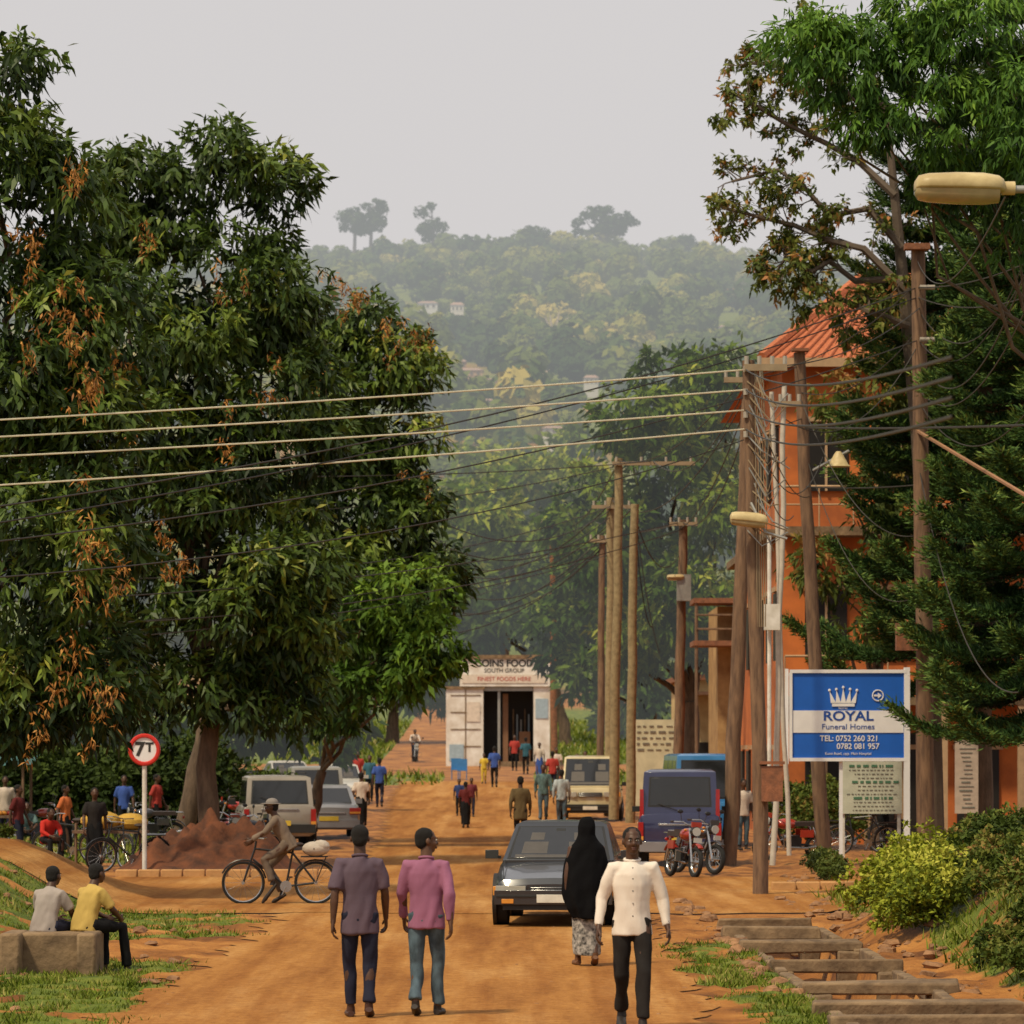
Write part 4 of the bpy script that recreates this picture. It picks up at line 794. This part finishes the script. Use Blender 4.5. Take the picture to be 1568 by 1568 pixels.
P_('woman',553,110,PI,1.65,offw,None,dress=blackc); P_('man',581,135,PI,1.72,blu,navy); P_('man',566,142,0,1.7,cloth('teal',(.04,.12,.16)),blackc); P_('man',548,150,0,1.7,redc,navy)
P_('man',757,160,PI,1.7,blu,char); P_('child',741,165,0,1.3,cloth('bright_yellow',(.6,.42,.05)),cloth('bright_yellow',(.6,.42,.05))); P_('man',788,183,0,1.7,redc,blackc)
P_('man',846,150,PI,1.7,redc,navy); P_('man',884,140,PI,1.75,char,blackc,hat=M('felt_hat',(.12,.08,.05),.9)); P_('man',912,138,PI,1.65,navy,blackc); P_('man',896,150,0,1.7,cloth('grey',(.36,.31,.28)),navy); P_('woman',826,172,0,1.6,offw,None,dress=blu); P_('man',805,178,PI,1.7,cloth('teal',(.04,.12,.16)),char); P_('man',852,160,0,1.65,offw,jean)
P_('woman',145,77,.2,1.66,char,None,dress=blackc); P_('man',1352,91,.4,1.74,blackc,blackc,sleeve='l')
P_('man',1138,92,.4,1.7,offw,jean,pose={}); P_('man',28,84,1.2,1.65,cloth('dark_red',(.12,.02,.02)),navy); P_('woman',100,88,1.2,1.6,cloth('orange',(.45,.12,.05)),None,dress=blackc); P_('man',190,100,.2,1.7,blu,blackc); P_('man',8,98,.2,1.7,offw,navy); P_('man',240,102,1.2,1.7,redc,blackc)
figure('seated_woman',bx(72,80),80,.6,1.6,cloth('bright_red',(.5,.03,.02)),blackc,pose=SEAT,vox=.022,sleeve='l')
figure('seated_man',bx(40,86),86,.2,1.65,cloth('plaid',(.12,.2,.2),.7,12),navy,pose=SEAT,vox=.022)
# ------------------------------------------------------------------ bicycles / motorcycles
tyre=M('tyre',(.015,.015,.015),.85); chrome=M('chrome',(.5,.5,.5),.25,.9); frame=M('bike_frame_black',(.02,.02,.022),.35); seatm=M('seat_leather',(.04,.025,.02),.6)
def bicycle(name,x,y,rz,load=False,lean=0,steer=0):
    mb=MB(); r=.335; ya,yb=-.60,.52
    for yy in(ya,yb):
        mb.torus((0,yy,r),r-.02,.02,0,'x',32,6); mb.torus((0,yy,r),r-.045,.010,1,'x',32,5); mb.cyl((0,yy,r),.025,.09,1,'x',10)
        for k in range(14):
            a=k*math.pi*2/14; mb.tube([(0,yy,r),(0,yy+(r-.045)*math.cos(a),r+(r-.045)*math.sin(a))],.0025,1,4)
        mb.tube([(0,yy+(r+.02)*math.cos(a),r+(r+.02)*math.sin(a)) for a in[.2+i*.28 for i in range(10)]],.016,2,6)
    bb=(0,.06,.28); st=(0,.16,.80); hd=(0,-.42,.86); hl_=(0,-.45,.70)
    for a,b_ in((bb,st),(bb,hl_),(st,hd),(bb,(0,yb,r)),(st,(0,yb,r)),(hd,(0,ya,r)),(st,(0,.18,.90)),(hd,(0,-.40,.98))): mb.tube([a,b_],.017,2,8)
    mb.tube([(-.28,-.26,1.02),(-.24,-.40,1.03),(0,-.42,1.0),(.24,-.40,1.03),(.28,-.26,1.02)],.012,1,7); mb.ell((0,.20,.93),(.09,.14,.035),3,12)
    mb.cyl((0.03,.06,.28),.09,.01,1,'x',18); mb.tube([(.06,.06,.28),(.06,-.0,.14)],.01,1,6); mb.tube([(-.06,.06,.28),(-.06,.12,.42)],.01,1,6); mb.box((.10,-.0,.14),(.08,.07,.02),3); mb.box((-.10,.12,.42),(.08,.07,.02),3)
    mb.box((0,.50,.74),(.16,.42,.02),2); mb.tube([(.06,.68,.74),(.05,yb,r)],.007,2,5); mb.tube([(-.06,.68,.74),(-.05,yb,r)],.007,2,5)
    ms=[tyre,chrome,frame,seatm]
    if load: ms.append(M('sack',(.50,.43,.36),.9,s=6,bump=.5)); mb.ell((0,.52,.86),(.17,.22,.12),4,14); mb.ell((.02,.60,.90),(.13,.14,.10),4,12); mb.tube([(-.17,.5,.86),(0,.5,1.0),(.17,.5,.86)],.01,2,5)
    o=mb.build(name,ms,None,(x,y,G(x,y)),rz); o.rotation_euler[1]=lean; return o
Yc=60.5; cxn=bx(432,Yc)
bicycle('cargo_bicycle',cxn,Yc,-PI/2,True)
figure('cyclist',cxn,Yc,-PI/2,1.70,cloth('brown_grey',(.20,.15,.11)),cloth('khaki_grey',(.16,.12,.09)),sleeve='l',pose=RIDE,vox=.014,hat=M('cap_grey',(.25,.22,.2),.9))
bicycle('bicycle',bx(205,77),76,-PI/2+.5,False,.12); bicycle('bicycle',bx(175,80),79,.6,False,.1); bicycle('bicycle',bx(1325,88),88,-PI/2,False,.1); bicycle('bicycle',bx(1310,90),90,PI/2-.3,False,.1); bicycle('bicycle',bx(110,82),82,-PI/2-.4,False,.1); bicycle('bicycle',bx(350,82),81.5,.9,False,.1)
def motorbike(name,x,y,rz,col,lean=.08):
    mb=MB(); r=.29; ya,yb=-.62,.58
    for yy in(ya,yb):
        mb.torus((0,yy,r),r-.04,.045,0,'x',28,8); mb.torus((0,yy,r),r-.09,.018,1,'x',28,6); mb.cyl((0,yy,r),.05,.13,1,'x',12)
        for k in range(10): a=k*math.pi/5; mb.tube([(0,yy,r),(0,yy+(r-.08)*math.cos(a),r+(r-.08)*math.sin(a))],.004,1,4)
    for s in(-1,1):
        mb.tube([(s*.08,ya,r),(s*.08,-.40,.92)],.022,1,8); mb.tube([(s*.11,yb,r),(s*.11,.42,.74)],.025,1,8); mb.tube([(s*.03,-.38,.75),(s*.05,-.2,.35),(s*.06,.3,.35),(s*.06,yb,r)],.02,2,6)
        mb.tube([(s*.06,-.36,.96),(s*.2,-.34,1.03),(s*.36,-.24,1.02)],.014,1,7); mb.tube([(s*.36,-.26,1.02),(s*.36,-.15,1.02)],.02,3,7); mb.tube([(s*.22,-.33,1.03),(s*.27,-.36,1.2)],.006,2,5); mb.ell((s*.28,-.37,1.22),(.06,.015,.04),2,10)
        mb.ell((s*.17,-.42,.88),(.035,.03,.025),5,8); mb.tube([(s*.05,-.3,.45),(s*.28,-.30,.5),(s*.28,-.28,.3),(s*.06,-.24,.28)],.013,1,6)
    mb.ell((0,-.14,.80),(.14,.25,.12),4,16); mb.box((0,.30,.80),(.22,.68,.09),3,None,.9); mb.box((0,0.02,.42),(.22,.32,.26),2); mb.cyl((0,-.12,.50),.09,.2,1,'y',12)
    mb.tube([(.12,-.1,.3),(.14,.3,.28),(.15,.8,.38)],[.025,.035,.045],1,10)
    mb.cyl((0,-.50,.86),.095,.10,2,'y',18); mb.cyl((0,-.56,.86),.082,.02,6,'y',18); mb.box((0,-.52,.99),(.2,.04,.1),4); mb.box((0,-.64,.70),(.16,.02,.09),6)
    for yy,a0 in((ya,.5),(yb,.6)): mb.tube([(0,yy+(r+.05)*math.cos(a),r+(r+.05)*math.sin(a)) for a in[a0+i*.25 for i in range(8)]],.055,4,8,True,.35)
    mb.box((.15,.28,.60),(.03,.3,.16),4); mb.box((-.15,.28,.60),(.03,.3,.16),4); mb.box((0,.70,.82),(.2,.22,.02),1); mb.ell((0,.82,.70),(.07,.03,.04),7,8)
    o=mb.build(name,[tyre,chrome,frame,seatm,M('bike_paint_'+name+str(round(col[0],2)),col,.3,coat=.8),M('amber_lens',(.7,.25,.03),.3),M('lamp_glass',(.5,.5,.48),.1,coat=1),M('tail_red',(.4,.01,.01),.3)],None,(x,y,G(x,y)),rz); o.rotation_euler[1]=lean
motorbike('motorcycle',bx(1044,73.5),73.5,.35,(.35,.03,.02)); motorbike('motorcycle',bx(1212,84),84,-PI/2+.3,(.45,.04,.02)); motorbike('motorcycle',bx(385,84),82,PI/2+.5,(.05,.05,.06)); motorbike('motorcycle',bx(350,86),84,.5,(.3,.03,.02)); motorbike('motorcycle',bx(1062,76),75.5,.6,(.04,.04,.05))
motorbike('motorcycle',bx(635,196),196,.1,(.04,.04,.05)); figure('motorcyclist',bx(635,196.1),196.1,.1,1.72,offw,navy,pose=RIDE,vox=.024,sleeve='l')
motorbike('motorcycle',bx(370,105),105,-PI/2,(.4,.03,.02)); motorbike('motorcycle',bx(345,118),108,-PI/2+.2,(.4,.03,.02)); motorbike('motorcycle',bx(60,96),96,PI/2,(.3,.03,.02)); motorbike('motorcycle',bx(230,96),96,-PI/2+.3,(.05,.05,.06))
# ------------------------------------------------------------------ cars
glass=M('car_glass',(.016,.017,.018),.08,0,coat=.4,spec=.5); blackp=M('black_plastic',(.02,.02,.02),.6); lgt=M('headlamp',(.50,.48,.42),.12,.2,coat=1); red=M('tail_lamp',(.35,.012,.01),.2,coat=.6); amber=M('amber',(.7,.28,.04),.3); plateW=M('plate',(.7,.68,.6),.5); plateY=M('plate_yellow',(.65,.45,.05),.5); rimm=M('wheel_rim',(.35,.35,.36),.35,.7); cabin=M('cabin_trim',(.085,.075,.065),.5)
def car(name,x,y,rz,L_=4.4,W=1.7,H=1.4,prof=None,gh=None,paint=None,belt=.92,zb=.24,grille='car',tail='std',lower=None,rr=.31,rack=False,bare=False):
    mb=MB(); hw=W/2
    rings=[]
    for (yy,zt,wf,z0) in prof:
        w_=hw*wf
        half=[(0,z0),(w_*.80,z0),(w_*.94,z0+.07),(w_*1.0,z0+(zt-z0)*.45),(w_*.985,z0+(zt-z0)*.72),(w_*.94,zt-.035),(w_*.86,zt),(w_*.45,zt+.02),(0,zt+.028)]
        rings.append([Vector((a,yy,b_)) for a,b_ in half]+[Vector((-a,yy,b_)) for a,b_ in half[-2:0:-1]])
    mb.loft(rings,0)
    yb0,yt0,yt1,yb1=gh; wb=hw*.90; wt=hw*.74 if H<1.6 else hw*.84
    B=[Vector((-wb,yb0,belt)),Vector((wb,yb0,belt)),Vector((wb,yb1,belt)),Vector((-wb,yb1,belt))]; T=[Vector((-wt,yt0,H-.05)),Vector((wt,yt0,H-.05)),Vector((wt,yt1,H-.05)),Vector((-wt,yt1,H-.05))]
    B2=[b_-Vector((0,0,.12)) for b_ in B]
    R2=[Vector((p.x*.86,(p.y-(yt0+yt1)/2)*.93+(yt0+yt1)/2,H-.005)) for p in T]; ct=Vector((0,(yt0+yt1)/2,H+.012))
    mb.add(B2+B+T+R2+[ct],[(0,1,5,4),(1,2,6,5),(2,3,7,6),(3,0,4,7),(4,5,9,8),(5,6,10,9),(6,7,11,10),(7,4,8,11),(8,9,13,12),(9,10,14,13),(10,11,15,14),(11,8,12,15),(12,13,16),(13,14,16),(14,15,16),(15,12,16)],0)
    def pane(a,b_,c,d,mi,s0,s1,t0,t1,off=.006):
        P=lambda s,t:(a.lerp(b_,s)).lerp(d.lerp(c,s),t); n=(b_-a).cross(d-a).normalized(); cen=Vector((0,(yt0+yt1)/2,belt+.2))
        if n.dot((a+c)/2-cen)<0: n=-n
        qs=[P(s0,t0),P(s1,t0),P(s1,t1),P(s0,t1)]; vs=[q+n*off for q in qs]+[q-n*.01 for q in qs]
        mb.add(vs,[(0,1,2,3),(7,6,5,4),(0,4,5,1),(1,5,6,2),(2,6,7,3),(3,7,4,0)],mi)
    pane(B[0],B[1],T[1],T[0],2,.035,.965,.02,.95,.004); pane(B[0],B[1],T[1],T[0],1,.06,.94,.05,.92,.009)
    for s0,s1 in((.20,.34),(.64,.78)): pane(B[0],B[1],T[1],T[0],12,s0,s1,.55,.76,.0105); pane(B[0],B[1],T[1],T[0],12,s0-.05,s1+.05,.17,.50,.0105)
    pane(B[0],B[1],T[1],T[0],12,.10,.90,.06,.14,.0105); pane(B[0],B[1],T[1],T[0],2,.45,.55,.80,.88,.0105)
    rw=(.10,.90,.22,.86) if tail=='tall' else (.09,.91,.12,.88)
    pane(B[3],B[2],T[2],T[3],2,rw[0]-.02,rw[1]+.02,rw[2]-.03,rw[3]+.03,.004); pane(B[3],B[2],T[2],T[3],1,*rw,.009)
    for a,b_,c,d in((B[1],B[2],T[2],T[1]),(B[0],B[3],T[3],T[0])):
        for s0,s1 in((.05,.36),(.39,.68),(.71,.94)): pane(a,b_,c,d,1,s0,s1,.08,.90)
    y0=prof[0][0]; y1=prof[-1][0]
    for yy in (y0+.78,y1-.80):
        for s in(-1,1):
            mb.cyl((s*(hw-.02),yy,rr+.03),rr+.06,.055,2,'x',26)
            mb.cyl((s*(hw-.09),yy,rr),rr,.20,3,'x',28); mb.cyl((s*(hw+.008),yy,rr),rr*.62,.03,4,'x',20); mb.cyl((s*(hw+.02),yy,rr),.05,.03,2,'x',10)
            for k in range(5): a=k*math.pi*2/5; mb.box((s*(hw+.018),yy+.11*math.cos(a),rr+.11*math.sin(a)),(.02,.05,.05),2)
    zt=prof[1][1]
    mb.box((0,y0-.035,zb+.17),(W*.93,.16,.19),0 if grille!='van' else 2,None,1); mb.box((0,y0-.03,zb+.05),(W*.80,.10,.10),2)
    mb.box((0,y0-.118,zb+.19),(W*.90,.02,.03),2)
    mb.box((0,y0-.012,zt-.15),(W*.38,.10,.13),2)
    for k in range(4): mb.box((0,y0-.064,zt-.20+k*.033),(W*.36,.012,.009),5)
    for s in(-1,1):
        mb.box((s*W*.335,y0+.005,zt-.145),(W*.24,.12,.14),6,Matrix.Rotation(s*.12,3,'Z')); mb.box((s*W*.455,y0+.05,zt-.145),(W*.05,.14,.12),7); mb.box((s*W*.36,y0-.12,zb+.12),(.16,.02,.06),7)
        mb.box((s*(hw+.085),yb0+.28,belt+.07),(.18,.08,.12),0 if H<1.6 else 2); mb.box((s*(hw+.01),yb0+.28,belt+.03),(.10,.04,.04),2)
    mb.box((0,y0-.125,zb+.155),(.44,.012,.11),8)
    for s in(-1,1): mb.tube([(s*hw*.80,y0+.10,zt+.012),(s*hw*.84,(y0+yb0)/2,(zt+belt)/2+.03),(s*hw*.86,yb0-.02,belt-.0)],.006,2,5)
    zr=prof[-2][1]
    mb.box((0,y1+.035,zb+.17),(W*.94,.16,.20),9,None,1)
    mb.box((0,y1+.122,zb+.30),(.5,.012,.12),10); mb.box((0,y1+.01,zb+.62 if H>1.6 else zb+.45),(W*.5,.03,.035),5)
    for s in(-1,1):
        if tail=='tall': mb.box((s*W*.445,yb1-.03,belt+.22),(W*.05,.10,.62),11,None,.9); mb.box((s*W*.455,y1+.005,zb+.5),(W*.06,.05,.34),11); mb.box((s*W*.455,y1+.01,zb+.34),(W*.06,.05,.08),7)
        elif H>1.6: mb.box((s*W*.445,y1+.01,zr-.25),(W*.07,.06,.36),11); mb.box((s*W*.445,y1+.02,zr-.40),(W*.065,.06,.08),7)
        else: mb.box((s*W*.40,y1+.0,zr-.15),(W*.17,.08,.17),11); mb.box((s*W*.40,y1+.045,zr-.19),(W*.16,.02,.05),7)
    if lower: mb.box((hw-.01,0,zb+.2),(.06,L_*.9,.22),9); mb.box((-hw+.01,0,zb+.2),(.06,L_*.9,.22),9)
    if H>1.6: mb.tube([(.05,yb1+.02,belt+.1),(.45,yb1-.03,belt+.24)],.01,2,5)
    for s in(-1,1):
        for yy in(yb0+.35,(yb0+yb1)/2+.1): mb.box((s*(hw*.985),yy+.5,belt-.12),(.03,.14,.03),2)
    if rack:
        for s in(-1,1): mb.tube([(s*wt*.85,yt0+.2,H+.06),(s*wt*.85,yt1-.1,H+.06)],.02,2,6)
    return mb.build(name,[paint,glass,blackp,tyre,rimm,chrome,lgt,amber,plateW,lower or paint,plateY,red,cabin],None,(x,y,G(x,y)),rz,ang=30,bevel=.014)
def sedan(L_=4.4): 
    h=L_/2; return dict(L_=L_,W=1.70,H=1.40,prof=[(-h,.56,.84,.30),(-h+.06,.64,.93,.26),(-h+.5,.73,.99,.24),(-h+1.15,.84,1,.24),(-.3,.90,1,.24),(1.0,.92,1,.24),(h-.75,.92,1,.24),(h-.1,.88,.95,.26),(h,.80,.88,.32)],gh=(-h+1.12,-h+1.88,h-1.45,h-.72),belt=.88)
def suv(L_=4.5,H=1.75): h=L_/2; return dict(L_=L_,W=1.76,H=H,prof=[(-h,.70,.88,.38),(-h+.06,.80,.95,.34),(-h+.6,.98,1,.32),(-h+1.1,1.03,1,.32),(0,1.05,1,.32),(h-.1,1.05,1,.32),(h-.02,1.04,.97,.34),(h,.95,.94,.38)],gh=(-h+1.05,-h+1.7,h-.32,h-.06),belt=1.02,rr=.36,zb=.34)
def van(L_=4.4,H=1.98): h=L_/2; return dict(L_=L_,W=1.74,H=H,prof=[(-h,.78,.88,.34),(-h+.05,.95,.96,.30),(-h+.35,1.05,1,.28),(0,1.08,1,.28),(h-.1,1.08,1,.28),(h-.02,1.06,.98,.3),(h,.98,.95,.34)],gh=(-h+.18,-h+.85,h-.22,h-.04),belt=1.05,grille='van')
def paint(n,c,r=.3,coat=.9): return M('paint_'+n,c,r,.15,s=1.5,var=.25,coat=coat)
car('dark_sedan',bx(862,54.8),54.8,-.07,paint=paint('dark',(.03,.033,.04)),**sedan())
car('cream_minibus',bx(906,121),121,-.04,paint=paint('cream',(.62,.52,.30),.45),**{**van(),'W':1.9})
car('blue_minivan',bx(1042,82),82,PI-.05,paint=paint('indigo',(.03,.035,.10)),tail='tall',lower=paint('silver',(.25,.25,.27)),**van())
car('light_blue_van',bx(1070,97),97,PI+.05,paint=paint('skyblue',(.05,.24,.55),.4),**van(4.6,2.25))
car('silver_suv',bx(420,94),94,PI+.12,paint=paint('champagne',(.36,.32,.27),.4,.5),lower=blackp,rack=True,**suv())
car('silver_car',bx(497,103),103,PI+.1,paint=paint('silver',(.36,.37,.38),.4,.5),**sedan(4.1))
car('grey_pickup',bx(480,118),118,PI+.1,paint=paint('greyc',(.28,.27,.24),.4,.5),**suv(4.4,1.7)); car('white_hatchback',bx(520,140),140,.05,paint=paint('white',(.55,.53,.48),.4,.5),**sedan(3.9)); car('dark_car',bx(385,128),128,.5,paint=paint('dark',(.03,.033,.04)),**sedan(4.0)); car('white_car',bx(440,146),146,.3,paint=paint('white',(.55,.53,.48)),**sedan(3.9))
# ------------------------------------------------------------------ roadside trade on the left, small things
def stall(name,x,y,w_,cl,h=2.1):
    e=empty(name); mb=MB(); z=G(x,y)
    for a in(-1,1):
        for b_ in(-1,1): mb.tube([(x+a*w_/2,y+b_*.8,z-.1),(x+a*w_/2,y+b_*.8,z+h+(.2 if b_>0 else 0))],.035,0,6)
    rings=[[(x-w_/2-.2+i*(w_+.4)/8,y-1.0+j*.5,z+h+.05*j+.04*math.sin(i*2+j)-.05*(i%2)) for i in range(9)] for j in range(5)]
    vs=[p for r in rings for p in r]; mb.add(vs,[(j*9+i,j*9+i+1,(j+1)*9+i+1,(j+1)*9+i) for j in range(4) for i in range(8)],1)
    mb.box((x,y-.3,z+.72),(w_*.9,.8,.06),0)
    for a in(-1,1): mb.tube([(x+a*w_*.4,y-.5,z),(x+a*w_*.4,y-.5,z+.7)],.03,0,5)
    for i in range(16): mb.ell((x+random.uniform(-.42,.42)*w_,y-.3+random.uniform(-.3,.3),z+.80),(.09,.09,.07),2+i%3,8)
    mb.build('frame_and_goods',[wood,cl,M('goods_orange',(.6,.25,.03),.6),M('goods_red',(.45,.04,.03),.6),M('goods_green',(.1,.25,.04),.6)],e)
stall('market_stall',bx(-15,96),96,1.8,M('tarp_teal',(.03,.11,.10),.8),2.0)
mb=MB(); x=bx(150,79); mb.tube([(x-.5,79.5,.0),(x-.5,79.5,.9)],.03,0,5); mb.ell((x,79.5,.95),(.42,.3,.20),1,14); mb.ell((x+.6,79.7,.92),(.35,.3,.18),1,14); mb.box((x+.2,79.6,.72),(1.5,.7,.06),0); mb.tube([(x+.8,79.5,.0),(x+.8,79.5,.7)],.03,0,5); mb.build('basket_table',[wood,M('straw',(.6,.36,.06),.8,bump=.4)])
for (u,Y) in((708,170),(698,171)):
    mb=MB(); x=bx(u,Y); z=G(x,Y); mb.box((x,Y,z+.42),(.42,.42,.04),0); mb.box((x,Y+.2,z+.68),(.42,.04,.48),0)
    for a in(-1,1):
        for b_ in(-1,1): mb.tube([(x+a*.18,Y+b_*.18,z),(x+a*.18,Y+b_*.18,z+.42)],.02,0,5)
    mb.build('plastic_chair',[M('chair_blue',(.05,.2,.45),.5)])
